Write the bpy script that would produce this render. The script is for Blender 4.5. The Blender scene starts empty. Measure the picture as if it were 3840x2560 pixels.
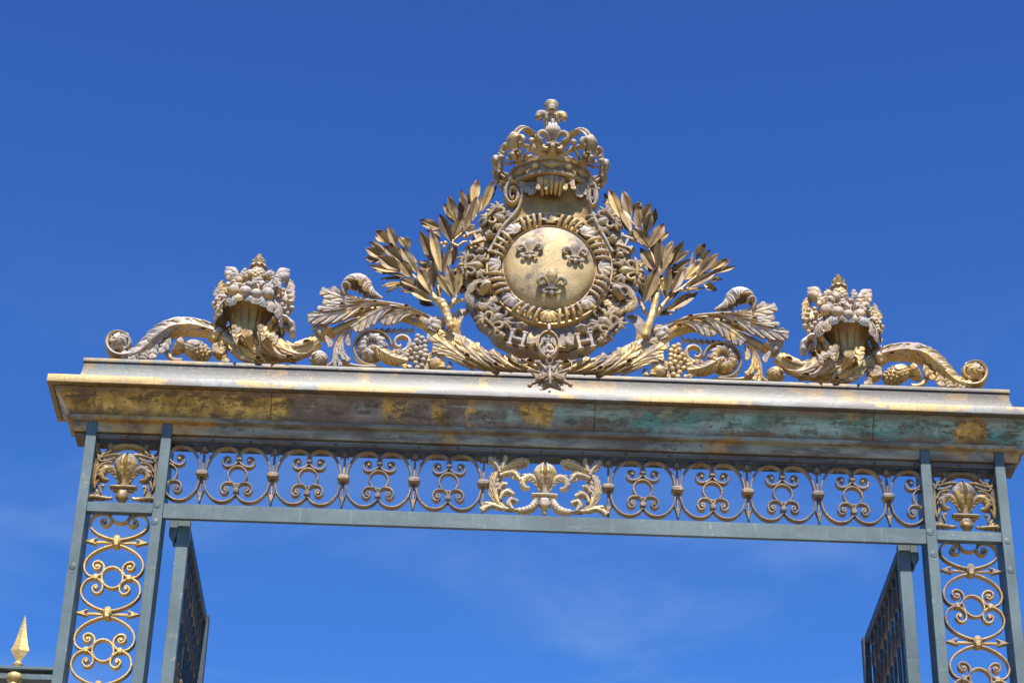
import bpy, math, random
import numpy as np
from math import sin, cos, pi, radians
rnd = random.Random(7)
np.random.seed(7)
COL = bpy.context.scene.collection

# ------------------------------------------------------------------ camera survey
CXP, CYP, FOC, DIST, EYE = 1920, 1280, 8610, 13.5, 1.65
PITCH, ROLL, YAW, CAMX = radians(32.497), radians(1.4871), radians(.94686), -.4779
_f = np.array([sin(YAW)*cos(PITCH), cos(YAW)*cos(PITCH), sin(PITCH)])
_r = np.array([cos(YAW), -sin(YAW), 0.]); _u = np.cross(_r, _f)
CAM_R = cos(ROLL)*_r + sin(ROLL)*_u; CAM_U = -sin(ROLL)*_r + cos(ROLL)*_u
CAM_P = np.array([CAMX, -DIST, EYE])
def U(x, y, Y=0.0):
    """survey point -> world point on the upright plane at depth Y"""
    d = CAM_R*((x-CXP)/FOC) - CAM_U*((y-CYP)/FOC) + _f
    return CAM_P + d*((Y-CAM_P[1])/d[1])
def Zm(ox, oy, s):
    return lambda x, y, Y=.1: U(ox+x/s, oy+y/s, Y)
def tr(z, pts, Y=.1):
    """list of (x,y[,Y]) survey points -> Nx3"""
    return np.array([z(p[0], p[1], p[2] if len(p) > 2 else Y) for p in pts])

# ------------------------------------------------------------------ mesh helpers
class MB:
    def __init__(s): s.v = []; s.f = []; s.n = 0
    def add(s, v, f, M=None):
        v = np.asarray(v, float).reshape(-1, 3)
        if M is not None: v = v @ np.asarray(M[0]).T + M[1]
        s.v.append(v); k = s.n
        s.f += [tuple(i+k for i in q) for q in f]; s.n += len(v); return s
    def mb(s, o, M=None):
        if o.n: s.add(np.vstack(o.v), o.f, M)
        return s
ORG = {}
def obj(name, m, mat, parent=None, mx=False, sharp=38, label=None):
    v = np.vstack(m.v).copy(); f = m.f
    if mx: v[:, 0] *= -1; f = [q[::-1] for q in f]
    if parent is not None:
        v = v - ORG[parent.name]
    me = bpy.data.meshes.new(name); me.from_pydata(v.tolist(), [], f); me.update()
    me.polygons.foreach_set('use_smooth', [True]*len(me.polygons))
    me.set_sharp_from_angle(angle=radians(sharp))
    me.materials.append(mat)
    o = bpy.data.objects.new(name, me); COL.objects.link(o)
    if parent is not None:
        o.parent = parent
        g = parent; off = np.zeros(3)
        ORG[o.name] = ORG[parent.name]
    else: ORG[o.name] = np.zeros(3)
    if label: o['label'] = label
    return o
def thing(name, label, cat, loc, group=None):
    o = bpy.data.objects.new(name, None); COL.objects.link(o); o.location = tuple(loc)
    o.empty_display_size = .1
    o['label'] = label; o['category'] = cat
    if group: o['group'] = group
    ORG[o.name] = np.array(loc, float); return o

def sm(pts, n):
    """Catmull-Rom through points, n samples evenly by chord"""
    p = np.asarray(pts, float)
    if len(p) == 2: return p[0] + (p[1]-p[0])*np.linspace(0, 1, n)[:, None]
    q = np.vstack([2*p[0]-p[1], p, 2*p[-1]-p[-2]])
    d = np.concatenate([[0], np.cumsum(np.linalg.norm(np.diff(p, axis=0), axis=1))])
    t = np.linspace(0, d[-1], n); k = np.clip(np.searchsorted(d, t, side='right')-1, 0, len(p)-2)
    u = ((t-d[k])/np.maximum(d[k+1]-d[k], 1e-9))[:, None]
    a, b, c, e = q[k], q[k+1], q[k+2], q[k+3]
    return .5*(2*b+(c-a)*u+(2*a-5*b+4*c-e)*u**2+(3*b-a-3*c+e)*u**3)
def smv(vals, pts, n):
    """interpolate values given at the path points, on n samples of sm()"""
    vals = np.asarray(vals, float)
    p = np.asarray(pts, float)
    if len(vals) != len(p):
        return np.interp(np.linspace(0, 1, n), np.linspace(0, 1, len(vals)), vals)
    d = np.concatenate([[0], np.cumsum(np.linalg.norm(np.diff(p, axis=0), axis=1))])
    return np.interp(np.linspace(0, d[-1], n), d, vals)
def frames(P, front):
    T = np.gradient(P, axis=0); T /= np.maximum(np.linalg.norm(T, axis=1, keepdims=True), 1e-9)
    fr = np.asarray(front, float)
    F = fr - (T@fr)[:, None]*T
    F /= np.maximum(np.linalg.norm(F, axis=1, keepdims=True), 1e-9)
    return T, F, np.cross(T, F)
def grid_faces(a, b, wrap=False, off=0):
    f = []
    for i in range(a-1):
        for j in range(b if wrap else b-1):
            k = (j+1) % b
            f.append((off+i*b+j, off+i*b+k, off+(i+1)*b+k, off+(i+1)*b+j))
    return f
def tube(pts, rn, rd=None, n=24, ns=12, disp=None, front=(0, -1, 0), m=None, caps=True):
    """swept section; rn = radius in the plane of the path, rd = radius towards the front"""
    m = m or MB(); P = sm(pts, n)
    rn = smv(rn, pts, n) if np.ndim(rn) else np.full(n, rn)
    rd = rn if rd is None else (smv(rd, pts, n) if np.ndim(rd) else np.full(n, rd))
    T, F, N = frames(P, front)
    th = np.linspace(0, 2*pi, ns, endpoint=False)
    S = np.linspace(0, 1, n)
    k = 1.0
    if disp: k = np.array([[1+disp(s, a) for a in th] for s in S])[..., None]
    V = P[:, None] + k*(np.cos(th)[None, :, None]*F[:, None]*rd[:, None, None] + np.sin(th)[None, :, None]*N[:, None]*rn[:, None, None])
    f = grid_faces(n, ns, True)
    v = V.reshape(-1, 3)
    if caps:
        v = np.vstack([v, P[0], P[-1]]); e = n*ns
        for j in range(ns):
            q = (j+1) % ns
            f.append((e, q, j)); f.append((e+1, (n-1)*ns+j, (n-1)*ns+q))
    m.add(v, f); return m
def ball(c, r, m=None, nu=14, nv=10, disp=None, R=None):
    m = m or MB(); r = np.ones(3)*np.asarray(r, float)
    v = []; f = []
    for i in range(nv+1):
        a = pi*i/nv
        for j in range(nu):
            b = 2*pi*j/nu
            d = np.array([sin(a)*cos(b), sin(a)*sin(b), cos(a)])
            k = 1+disp(a, b) if disp else 1
            p = d*r*k
            if R is not None: p = np.asarray(R)@p
            v.append(p+c)
    for i in range(nv):
        for j in range(nu):
            k = (j+1) % nu
            f.append((i*nu+j, (i+1)*nu+j, (i+1)*nu+k, i*nu+k))
    m.add(v, f); return m
def box(x0, x1, y0, y1, z0, z1, m=None, b=.004):
    m = m or MB()
    b = min(b, (x1-x0)*.3, (y1-y0)*.3, (z1-z0)*.3)
    # chamfered box: three shells of corner points
    v = []; idx = {}
    for i, (X, sx) in enumerate(((x0, 1), (x1, -1))):
        for j, (Y, sy) in enumerate(((y0, 1), (y1, -1))):
            for k, (Z, sz) in enumerate(((z0, 1), (z1, -1))):
                for a in range(3):
                    p = [X, Y, Z]
                    for q, sgn in enumerate((sx, sy, sz)):
                        if q != a: p[q] += sgn*b
                    # a = axis whose face this corner point lies on
                    idx[i, j, k, a] = len(v); v.append(p)
    F = []
    g = lambda i, j, k, a: idx[i, j, k, a]
    for s in (0, 1):
        for a, o in ((0, ((0, 0), (0, 1), (1, 1), (1, 0))), (1, ((0, 0), (1, 0), (1, 1), (0, 1))), (2, ((0, 0), (0, 1), (1, 1), (1, 0)))):
            q = []
            for (e, h) in o:
                t = [e, h]; t.insert(a, s); q.append(g(*t, a))
            F.append(tuple(q))
    for a in range(3):
        b1, b2 = [q for q in range(3) if q != a]
        for s1 in (0, 1):
            for s2 in (0, 1):
                def c(t, ax):
                    l = [0, 0, 0]; l[a] = t; l[b1] = s1; l[b2] = s2; return g(*l, ax)
                F.append((c(0, b1), c(1, b1), c(1, b2), c(0, b2)))
    for i in (0, 1):
        for j in (0, 1):
            for k in (0, 1): F.append((g(i, j, k, 0), g(i, j, k, 1), g(i, j, k, 2)))
    # outward orientation for a convex solid
    V = np.array(v); cen = V.mean(0); FF = []
    for q in F:
        p = V[list(q)]; nrm = np.cross(p[1]-p[0], p[2]-p[0])
        FF.append(q if nrm@(p.mean(0)-cen) > 0 else q[::-1])
    m.add(V, FF); return m
def plate(out, y0, y1, m=None, bev=.006, dome=0.0):
    """closed outline (x,z) Nx2 extruded from y0 (front) to y1 (back), bevelled front edge"""
    m = m or MB(); o = np.asarray(out, float)
    ar = .5*np.sum(o[:, 0]*np.roll(o[:, 1], -1)-np.roll(o[:, 0], -1)*o[:, 1])
    if ar < 0: o = o[::-1]
    n = len(o)
    t = np.roll(o, -1, 0)-np.roll(o, 1, 0); t /= np.maximum(np.linalg.norm(t, axis=1, keepdims=True), 1e-9)
    inn = o + bev*np.stack([-t[:, 1], t[:, 0]], 1)
    mk = lambda q, y: np.column_stack([q[:, 0], np.full(n, y), q[:, 1]])
    v = np.vstack([mk(inn, y0), mk(o, y0+bev), mk(o, y1)]); f = [tuple(range(n)), tuple(range(3*n-1, 2*n-1, -1))]
    for i in range(n):
        k = (i+1) % n
        f += [(i, n+i, n+k, k), (n+i, 2*n+i, 2*n+k, n+k)]
    m.add(v, f); return m
def ribbon(pts, th, y0, y1, n=60, m=None, taper=None):
    """flat bar bent in the XZ plane (pts Nx2), thickness th in plane, from y0 to y1"""
    m = m or MB(); p = sm(np.column_stack([np.asarray(pts)[:, 0], np.zeros(len(pts)), np.asarray(pts)[:, 1]]), n)
    T, F, N = frames(p, (0, -1, 0)); h = th/2*(np.ones(n) if taper is None else np.interp(np.linspace(0, 1, n), np.linspace(0, 1, len(taper)), taper))
    b = min(th*.28, .004); yc = (y0+y1)/2; hy = abs(y1-y0)/2
    sec = [(1, -hy+b), (1, hy-b), (1-b/(th/2), hy), (-1+b/(th/2), hy), (-1, hy-b), (-1, -hy+b), (-1+b/(th/2), -hy), (1-b/(th/2), -hy)]
    V = np.stack([p + N*(h*a)[:, None] + np.array([0, yc+y, 0]) for a, y in sec], 1)
    k = len(sec); f = grid_faces(n, k, True)
    f.append(tuple(range(k))[::-1]); f.append(tuple((n-1)*k+j for j in range(k)))
    m.add(V.reshape(-1, 3), f); return m
def leaf(pts, wp, wm=None, nl=6, R=None, th0=0.0, n=None, nv=25, notch=.42, gd=.22, lean=.16, rib=.10, cam=0.0, curl=0.0,
         lift=0.0, flare=0.0, thick=.012, front=(0, -1, 0), fine=.05, m=None, tipflat=None):
    """carved acanthus blade. pts = midrib (or, with R, the axis of the stem it wraps); wp/wm half widths on +N / -N"""
    m = m or MB(); n = n or max(28, nl*9)
    P = sm(pts, n); T, F, N = frames(P, front)
    wp = smv(wp, pts, n) if np.ndim(wp) else wp*np.sin(pi*np.clip(np.linspace(.1, 1, n), 0, 1)**.75)**.7
    wm = wp if wm is None else (smv(wm, pts, n) if np.ndim(wm) else wm*np.sin(pi*np.clip(np.linspace(.1, 1, n), 0, 1)**.75)**.7)
    S = np.linspace(0, 1, n)
    RR = None
    if R is not None: RR = smv(R, pts, n) if np.ndim(R) else np.full(n, R)
    tt = np.linspace(-1, 1, nv)
    V = np.empty((n, nv, 3)); W = np.empty((n, nv, 3))
    idx = np.arange(n, dtype=float)
    mw = max(wp.max(), wm.max())
    for j, t in enumerate(tt):
        a = abs(t); w = wp if t > 0 else wm
        lob = np.abs(np.sin(pi*nl*S))
        se = np.clip(S + lean*a**1.3*(1-S)**.5*(1 if True else 0), 0, 1)
        at = lambda A: np.stack([np.interp(se, S, A[:, c]) for c in range(A.shape[1])], 1)
        p, f_, n_ = at(P), at(F), at(N)
        u = t*w*(1-notch*(1-lob**.55)*a**2)
        h = gd*mw*((lob**.6-1)*a**.7*np.minimum(1, w/mw*1.2)) + rib*mw*np.exp(-(a/.10)**2)*(1-.6*S) \
            + fine*mw*np.cos(2*pi*3*nl*S)*a**.8*lob + curl*mw*a**3 + lift + flare*S**2.5
        if RR is None:
            V[:, j] = p + n_*u[:, None] + f_*(h-cam*u*u)[:, None]
            W[:, j] = V[:, j] - f_*thick
        else:
            r = np.interp(se, S, RR); ang = th0 + np.clip(u/np.maximum(r, .01), -2.6, 2.6)
            d = np.cos(ang)[:, None]*f_ + np.sin(ang)[:, None]*n_
            V[:, j] = p + d*(r+h)[:, None]; W[:, j] = V[:, j] - d*thick
    f = [q for q in grid_faces(n, nv)] ; e = n*nv
    f += [tuple(i+e for i in q[::-1]) for q in grid_faces(n, nv)]
    for i in range(n-1):
        f += [(i*nv, (i+1)*nv, e+(i+1)*nv, e+i*nv), (e+i*nv+nv-1, e+(i+1)*nv+nv-1, (i+1)*nv+nv-1, i*nv+nv-1)]
    for j in range(nv-1):
        f += [(j+1, j, e+j, e+j+1), ((n-1)*nv+j, (n-1)*nv+j+1, e+(n-1)*nv+j+1, e+(n-1)*nv+j)]
    m.add(np.vstack([V.reshape(-1, 3), W.reshape(-1, 3)]), f); return m
def lathe(prof, M=None, ns=24, m=None, disp=None):
    """prof: (r,z) list, about local z"""
    m = m or MB(); th = np.linspace(0, 2*pi, ns, endpoint=False); v = []
    for i, (r, z) in enumerate(prof):
        for a in th:
            k = r*(1+disp(i/(len(prof)-1), a)) if disp else r
            v.append((k*cos(a), k*sin(a), z))
    f = grid_faces(len(prof), ns, True)
    f = [q for q in f]
    f += [tuple(range(ns))[::-1], tuple((len(prof)-1)*ns+j for j in range(ns))]
    m.add(v, f, M); return m
def basis(o, x, z, s=1.0):
    """local (x right, y back, z up) -> world; x,z unit-ish vectors"""
    x = np.asarray(x, float); x = x/np.linalg.norm(x); z = np.asarray(z, float); z = z-(z@x)*x; z /= np.linalg.norm(z)
    y = np.cross(z, x); return (s*np.column_stack([x, y, z]), np.asarray(o, float))
def rot2(a): return np.array([cos(a), 0, sin(a)]), np.array([-sin(a), 0, cos(a)])
def fleur_parts(fat=1.0, groove=True):
    """fleur-de-lis about 1.45 tall, band at z=0, relief towards -y; returns dict of MBs"""
    d = {}
    c = tube([(0, 0, 0), (0, -.02, .2), (0, -.05, .42), (0, -.05, .62), (0, -.03, .8), (0, 0, .95), (0, 0, 1.02)], [.12, .13, .20*fat, .27*fat, .22*fat, .09, .015], [.10, .10, .15, .19, .15, .07, .01], n=28, ns=20,
             disp=(lambda s, a: .10*math.exp(-(((a+pi) % (2*pi)-pi)/.22)**2)-.08*math.exp(-((abs((a+pi) % (2*pi)-pi)-.55)/.25)**2)) if groove else None)
    d['petal'] = c
    s = MB()
    for sx in (-1, 1):
        tube([(sx*.10, 0, 0), (sx*.14, -.03, .2), (sx*.24, -.06, .40), (sx*.40, -.08, .52), (sx*.56, -.08, .46), (sx*.62, -.08, .30), (sx*.54, -.08, .17), (sx*.43, -.06, .19)],
             [.06, .07, .09, .11, .11, .10, .085, .05], [.07, .08, .10, .12, .13, .12, .10, .06], n=30, ns=12, m=s)
    d['side_petals'] = s
    b = box(-.27, .27, -.17, .10, -.07, .02, b=.02); d['band'] = b
    l = MB()
    tube([(0, 0, -.05), (0, -.04, -.16), (0, -.06, -.27), (0, -.03, -.38), (0, 0, -.47)], [.06, .12, .14, .08, .01], [.06, .1, .12, .07, .01], n=16, ns=12, m=l)
    for sx in (-1, 1):
        tube([(sx*.10, 0, -.05), (sx*.16, -.03, -.14), (sx*.26, -.06, -.24), (sx*.36, -.06, -.22), (sx*.38, -.06, -.13), (sx*.31, -.05, -.10)], [.05, .07, .08, .08, .07, .04], n=20, ns=10, m=l)
    d['foot'] = l
    return d
def fleur(M, fat=1.0, back=True):
    m = MB(); d = fleur_parts(fat)
    for q in d.values(): m.mb(q, M)
    return m

# ------------------------------------------------------------------ materials
class NT:
    def __init__(s, name):
        s.m = bpy.data.materials.new(name); s.m.use_nodes = True
        s.t = s.m.node_tree; s.b = s.t.nodes['Principled BSDF']; s.pos = None
    def n(s, k, **kw):
        o = s.t.nodes.new(k)
        for a, v in kw.items(): setattr(o, a, v)
        return o
    def l(s, a, b): s.t.links.new(a, b)
    def P(s, scale=(1, 1, 1), off=(0, 0, 0)):
        g = s.n('ShaderNodeNewGeometry'); mp = s.n('ShaderNodeMapping')
        mp.inputs['Scale'].default_value = scale; mp.inputs['Location'].default_value = off
        s.l(g.outputs['Position'], mp.inputs['Vector']); return mp.outputs[0]
    def noise(s, vec, scale, detail=5, rough=.55, dist=0.0):
        o = s.n('ShaderNodeTexNoise'); o.inputs['Scale'].default_value = scale; o.inputs['Detail'].default_value = detail
        o.inputs['Roughness'].default_value = rough; o.inputs['Distortion'].default_value = dist
        s.l(vec, o.inputs['Vector']); return o.outputs['Fac']
    def ramp(s, fac, a, b, c0=0.0, c1=1.0):
        o = s.n('ShaderNodeMapRange'); o.interpolation_type = 'SMOOTHSTEP'
        o.inputs[1].default_value = a; o.inputs[2].default_value = b; o.inputs[3].default_value = c0; o.inputs[4].default_value = c1
        s.l(fac, o.inputs[0]); return o.outputs[0]
    def mth(s, op, a, b=None):
        o = s.n('ShaderNodeMath', operation=op)
        for i, q in enumerate((a, b)):
            if q is None: continue
            if isinstance(q, (int, float)): o.inputs[i].default_value = q
            else: s.l(q, o.inputs[i])
        return o.outputs[0]
    def mix(s, fac, a, b):
        o = s.n('ShaderNodeMix', data_type='RGBA')
        if isinstance(fac, (int, float)): o.inputs['Factor'].default_value = fac
        else: s.l(fac, o.inputs['Factor'])
        for q, k in ((a, 6), (b, 7)):
            if isinstance(q, tuple): o.inputs[k].default_value = (*q, 1)
            else: s.l(q, o.inputs[k])
        return o.outputs[2]
    def nz(s):
        g = s.n('ShaderNodeNewGeometry'); x = s.n('ShaderNodeSeparateXYZ'); s.l(g.outputs['Normal'], x.inputs[0]); return x.outputs[2]
    def x(s, i=0):
        g = s.n('ShaderNodeNewGeometry'); x = s.n('ShaderNodeSeparateXYZ'); s.l(g.outputs['Position'], x.inputs[0]); return x.outputs[i]
    def bump(s, h, k=.3, d=.01):
        o = s.n('ShaderNodeBump'); o.inputs['Strength'].default_value = k; o.inputs['Distance'].default_value = d
        s.l(h, o.inputs['Height']); s.l(o.outputs[0], s.b.inputs['Normal'])
    def out(s, col, rough=.6, metal=0.0, spec=.5):
        for q, k in ((col, 'Base Color'), (rough, 'Roughness'), (metal, 'Metallic')):
            if isinstance(q, tuple): s.b.inputs[k].default_value = (*q, 1)
            elif isinstance(q, (int, float)): s.b.inputs[k].default_value = q
            else: s.l(q, s.b.inputs[k])
        s.b.inputs['Specular IOR Level'].default_value = spec
        return s.m

def gilt(name, gold=.45, grey=(.40, .325, .265), grey2=(.225, .17, .132), gc=(.66, .425, .14), gc2=(.43, .26, .08), white=.5, metal=.45, off=0.0, rough=.5):
    """weathered gilding: gold leaf worn through to a grey-brown ground, washed pale on upward faces"""
    grey, grey2, gc, gc2 = [tuple(c*.87 for c in q) for q in (grey, grey2, gc, gc2)]
    t = NT(name); p = t.P(off=(off, off*.7, 0))
    n1 = t.noise(p, 3.2, 6, .6); n2 = t.noise(p, 14, 5, .6); n3 = t.noise(p, 60, 3, .6); n4 = t.noise(p, 6, 4)
    ground = t.mix(t.ramp(n2, .35, .68), grey2, grey)
    up = t.nz()
    washed = t.mth('MULTIPLY', t.ramp(up, .15, .85), t.ramp(n4, .3, .62, .45, 1.0))
    g0 = t.mth('ADD', t.mth('MULTIPLY', n1, .6), t.mth('MULTIPLY', n2, .4))
    g0 = t.mth('SUBTRACT', g0, t.mth('MULTIPLY', up, .15))
    th = .5 + (.5-gold)*.34
    gm = t.ramp(g0, th-.075, th+.065)
    goldc = t.mix(t.ramp(n4, .35, .65), gc2, gc)
    col = t.mix(gm, ground, goldc)
    col = t.mix(t.mth('MULTIPLY', washed, white), col, (.56, .52, .49))
    dirt = t.mth('MULTIPLY', t.ramp(n3, .56, .72), t.ramp(n2, .40, .6, .0, .75))
    col = t.mix(dirt, col, (.085, .06, .04))
    met = t.mth('MULTIPLY', gm, metal)
    t.bump(t.mth('ADD', n2, t.mth('MULTIPLY', n3, .6)), .5, .008)
    return t.out(col, t.ramp(gm, 0, 1, .72, rough), met)
def paint(name, base=(.064, .096, .100), chip=.6):
    t = NT(name); p = t.P(); ps = t.P((1, 1, .10)); px_ = t.P((.10, 1, 1)); 
    n1 = t.noise(p, 1.6, 6, .62); n2 = t.noise(p, 18, 6, .7); n3 = t.noise(ps, 26, 6, .7); n4 = t.noise(px_, 26, 6, .7); n5 = t.noise(p, 55, 4, .7)
    col = t.mix(t.ramp(n1, .32, .70), tuple(c*.80 for c in base), tuple(c*1.3+.010 for c in base))
    brush = t.mth('MAXIMUM', t.ramp(n3, .56, .74), t.mth('MULTIPLY', t.ramp(n4, .56, .74), .8))
    col = t.mix(t.mth('MULTIPLY', brush, .75), col, (.16, .19, .185))
    col = t.mix(t.mth('MULTIPLY', t.ramp(n3, .30, .44, 1, 0), .4), col, tuple(c*.55 for c in base))
    col = t.mix(t.mth('MULTIPLY', t.ramp(n2, .59, .65), t.ramp(n1, .50, .60, 0, chip)), col, (.30, .295, .24))
    col = t.mix(t.mth('MULTIPLY', t.ramp(n5, .66, .74), .6), col, (.10, .065, .04))
    t.bump(t.mth('ADD', n2, n3), .25, .004)
    return t.out(col, t.ramp(n2, .3, .7, .42, .7), 0, .4)
def cornice_mat(name, kind):
    t = NT(name); X = t.x(0); p = t.P(); ph = t.P((.30, 1, 1)); pv = t.P((1, 1, .25)); pf = t.P((.12, 1, 1))
    n1 = t.noise(p, 1.7, 6, .62); n2 = t.noise(p, 7, 6, .66); nh = t.noise(ph, 9, 6, .6); nv = t.noise(pv, 9, 5, .6); n3 = t.noise(p, 34, 4, .65); n5 = t.noise(t.P(off=(7, 3, 1)), 2.6, 5, .6); nf = t.noise(pf, 22, 5, .65)
    # broad blotches a plate wide
    if kind == 'cove':
        gold = t.mix(t.ramp(n2, .34, .66), (.28, .155, .03), (.66, .43, .105))
        teal = t.mix(t.ramp(nh, .36, .66), (.04, .215, .18), (.25, .40, .345))
        mauve = t.mix(t.ramp(n5, .36, .64), (.14, .095, .065), (.27, .22, .19))
        base = t.mix(t.ramp(t.mth('ADD', t.mth('ADD', n1, t.mth('MULTIPLY', nh, .40)), t.ramp(X, -.5, .8, -.05, .06)), .56, .80), mauve, teal)
        base = t.mix(t.mth('MULTIPLY', t.ramp(n2, .52, .66), .55), base, (.13, .085, .06))
        # gilding has survived at the left end, and in single plates further right
        keep = t.ramp(X, -2.1, -1.3, .30, -.05)
        keep2 = None
        for xc, wd, am in ((-1.03, .16, .17), (-.73, .09, .18), (-.51, .07, .20), (-.07, .15, .20), (.79, .10, .10), (2.88, .13, .20), (1.9, .05, .1)):
            wob_ = t.mth('ADD', X, t.mth('MULTIPLY', t.mth('SUBTRACT', n2, .5), .16))
            q = t.mth('MULTIPLY', t.ramp(t.mth('ABSOLUTE', t.mth('SUBTRACT', wob_, xc)), wd, wd*.35), am)
            keep2 = q if keep2 is None else t.mth('ADD', keep2, q)
        keep3 = 0.0
        gm = t.ramp(t.mth('ADD', t.mth('ADD', t.mth('ADD', n5, keep), keep2), keep3), .55, .67)
        col = t.mix(gm, base, gold)
        dk = t.mth('MULTIPLY', t.ramp(n3, .50, .62), t.ramp(t.noise(t.P(off=(3, 5, 2)), 4.5, 5, .65), .50, .64, 0, .9))
        col = t.mix(dk, col, (.045, .035, .025))
        col = t.mix(t.mth('MULTIPLY', t.ramp(nv, .50, .68), .65), col, (.085, .052, .026))
        col = t.mix(t.mth('MULTIPLY', t.ramp(nf, .52, .70), .5), col, (.075, .055, .035))
        # rust and pale wash creeping up from the lower edge
        fl = t.noise(t.P((.45, 1, 1), (2, 9, 4)), 15, 9, .74); fv = t.noise(t.P((1, 1, .35), (5, 1, 7)), 20, 8, .72); fh = t.noise(t.P((.10, 1, 1), (1, 4, 6)), 30, 7, .7)
        col = t.mix(t.mth('MULTIPLY', t.ramp(fl, .535, .565), .72), col, (.065, .042, .022))
        col = t.mix(t.mth('MULTIPLY', t.ramp(fv, .555, .60), .55), col, (.10, .06, .028))
        col = t.mix(t.mth('MULTIPLY', t.ramp(fh, .56, .60), t.ramp(X, -1.6, -.6, .15, .55)), col, (.33, .42, .365))
        col = t.mix(t.mth('MULTIPLY', t.ramp(fl, .44, .41), t.ramp(X, -1.9, -.9, .0, .6)), col, (.25, .20, .18))
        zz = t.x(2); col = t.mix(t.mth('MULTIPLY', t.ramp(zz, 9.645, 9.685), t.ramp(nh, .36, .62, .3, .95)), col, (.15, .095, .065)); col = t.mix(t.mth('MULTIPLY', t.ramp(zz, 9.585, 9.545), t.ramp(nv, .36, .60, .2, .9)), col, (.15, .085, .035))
        met = t.mth('MULTIPLY', gm, .35); rough = .55
    elif kind == 'fascia':
        pale = t.mix(t.ramp(nh, .38, .64), (.095, .074, .062), (.165, .183, .168))
        gm = t.ramp(t.mth('ADD', t.noise(t.P((.35, 1, 1), (3, 0, 0)), 3.4, 5, .55), t.ramp(X, -2.6, -1.0, .12, 0)), .55, .585)
        gold = t.mix(t.ramp(nf, .35, .7), (.20, .125, .036), (.30, .20, .07))
        col = t.mix(gm, pale, gold)
        col = t.mix(t.mth('MULTIPLY', t.ramp(n3, .54, .68), .6), col, (.11, .08, .06))
        col = t.mix(t.mth('MULTIPLY', t.ramp(nv, .5, .66), t.ramp(X, -1.0, 1.0, .35, .8)), col, (.115, .095, .085))
        fl = t.noise(t.P((1, 1, .30), (2, 9, 4)), 24, 8, .74)
        col = t.mix(t.mth('MULTIPLY', t.ramp(fl, .54, .60), .6), col, (.07, .055, .045))
        met = t.mth('MULTIPLY', gm, .35); rough = .5
    elif kind == 'cyma':
        pale = t.mix(t.ramp(nh, .36, .66), (.027, .021, .015), (.056, .048, .036))
        pale = t.mix(t.ramp(X, -2.9, -1.9, .6, .0), pale, (.075, .105, .103))
        gm = t.ramp(t.mth('ADD', t.noise(t.P((.5, 1, 1), (9, 0, 0)), 7, 7, .7), t.ramp(n1, .42, .58, -.1, .10)), .55, .60)
        col = t.mix(gm, pale, (.135, .088, .034))
        col = t.mix(t.mth('MULTIPLY', t.ramp(n3, .54, .68), .6), col, (.045, .035, .028))
        col = t.mix(t.mth('MULTIPLY', t.ramp(nv, .50, .66), .5), col, (.06, .05, .04))
        fl = t.noise(t.P((1, 1, .22), (2, 9, 4)), 13, 8, .74); fh = t.noise(t.P((.10, 1, 1), (1, 4, 6)), 22, 7, .7)
        col = t.mix(t.mth('MULTIPLY', t.ramp(fl, .53, .60), .55), col, (.035, .028, .022))
        col = t.mix(t.mth('MULTIPLY', t.ramp(fh, .56, .61), .6), col, (.11, .105, .09))
        col = t.mix(t.mth('MULTIPLY', t.ramp(n3, .60, .64), t.ramp(nv, .42, .52, 0, .8)), col, (.20, .13, .05))
        col = t.mix(t.ramp(X, -.9, .3, .0, .30), col, (.07, .054, .037))
        col = t.mix(t.mth('MULTIPLY', t.ramp(nf, .60, .76), .5), col, (.10, .085, .07))
        met = t.mth('MULTIPLY', gm, .35); rough = .5
    else:  # bed mouldings
        fh = t.noise(t.P((.12, 1, 1), (1, 4, 6)), 26, 7, .7)
        pale = t.mix(t.ramp(nh, .38, .62), (.13, .095, .06), (.27, .265, .185))
        pale = t.mix(t.mth('MULTIPLY', t.ramp(fh, .54, .60), .7), pale, (.10, .075, .05))
        gm = t.ramp(t.mth('ADD', n5, t.ramp(X, -2.9, -1.6, .18, .0)), .56, .66)
        col = t.mix(gm, pale, t.mix(t.ramp(n2, .35, .6), (.20, .12, .05), (.44, .26, .08)))
        col = t.mix(t.mth('MULTIPLY', t.ramp(n3, .54, .66), t.ramp(n1, .45, .6, .1, .8)), col, (.05, .035, .025))
        col = t.mix(t.mth('MULTIPLY', t.ramp(t.x(2), 9.412, 9.402), .75), col, (.055, .045, .04))  # lowest course coloured darker to paint in shade under the cornice
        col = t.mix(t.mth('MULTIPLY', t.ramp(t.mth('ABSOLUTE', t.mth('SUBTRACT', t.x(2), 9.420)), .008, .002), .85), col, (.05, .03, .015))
        met = t.mth('MULTIPLY', gm, .25); rough = .6
    t.bump(t.mth('ADD', n2, t.mth('MULTIPLY', n3, .6)), .22, .006)
    return t.out(col, rough, met)
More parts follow.
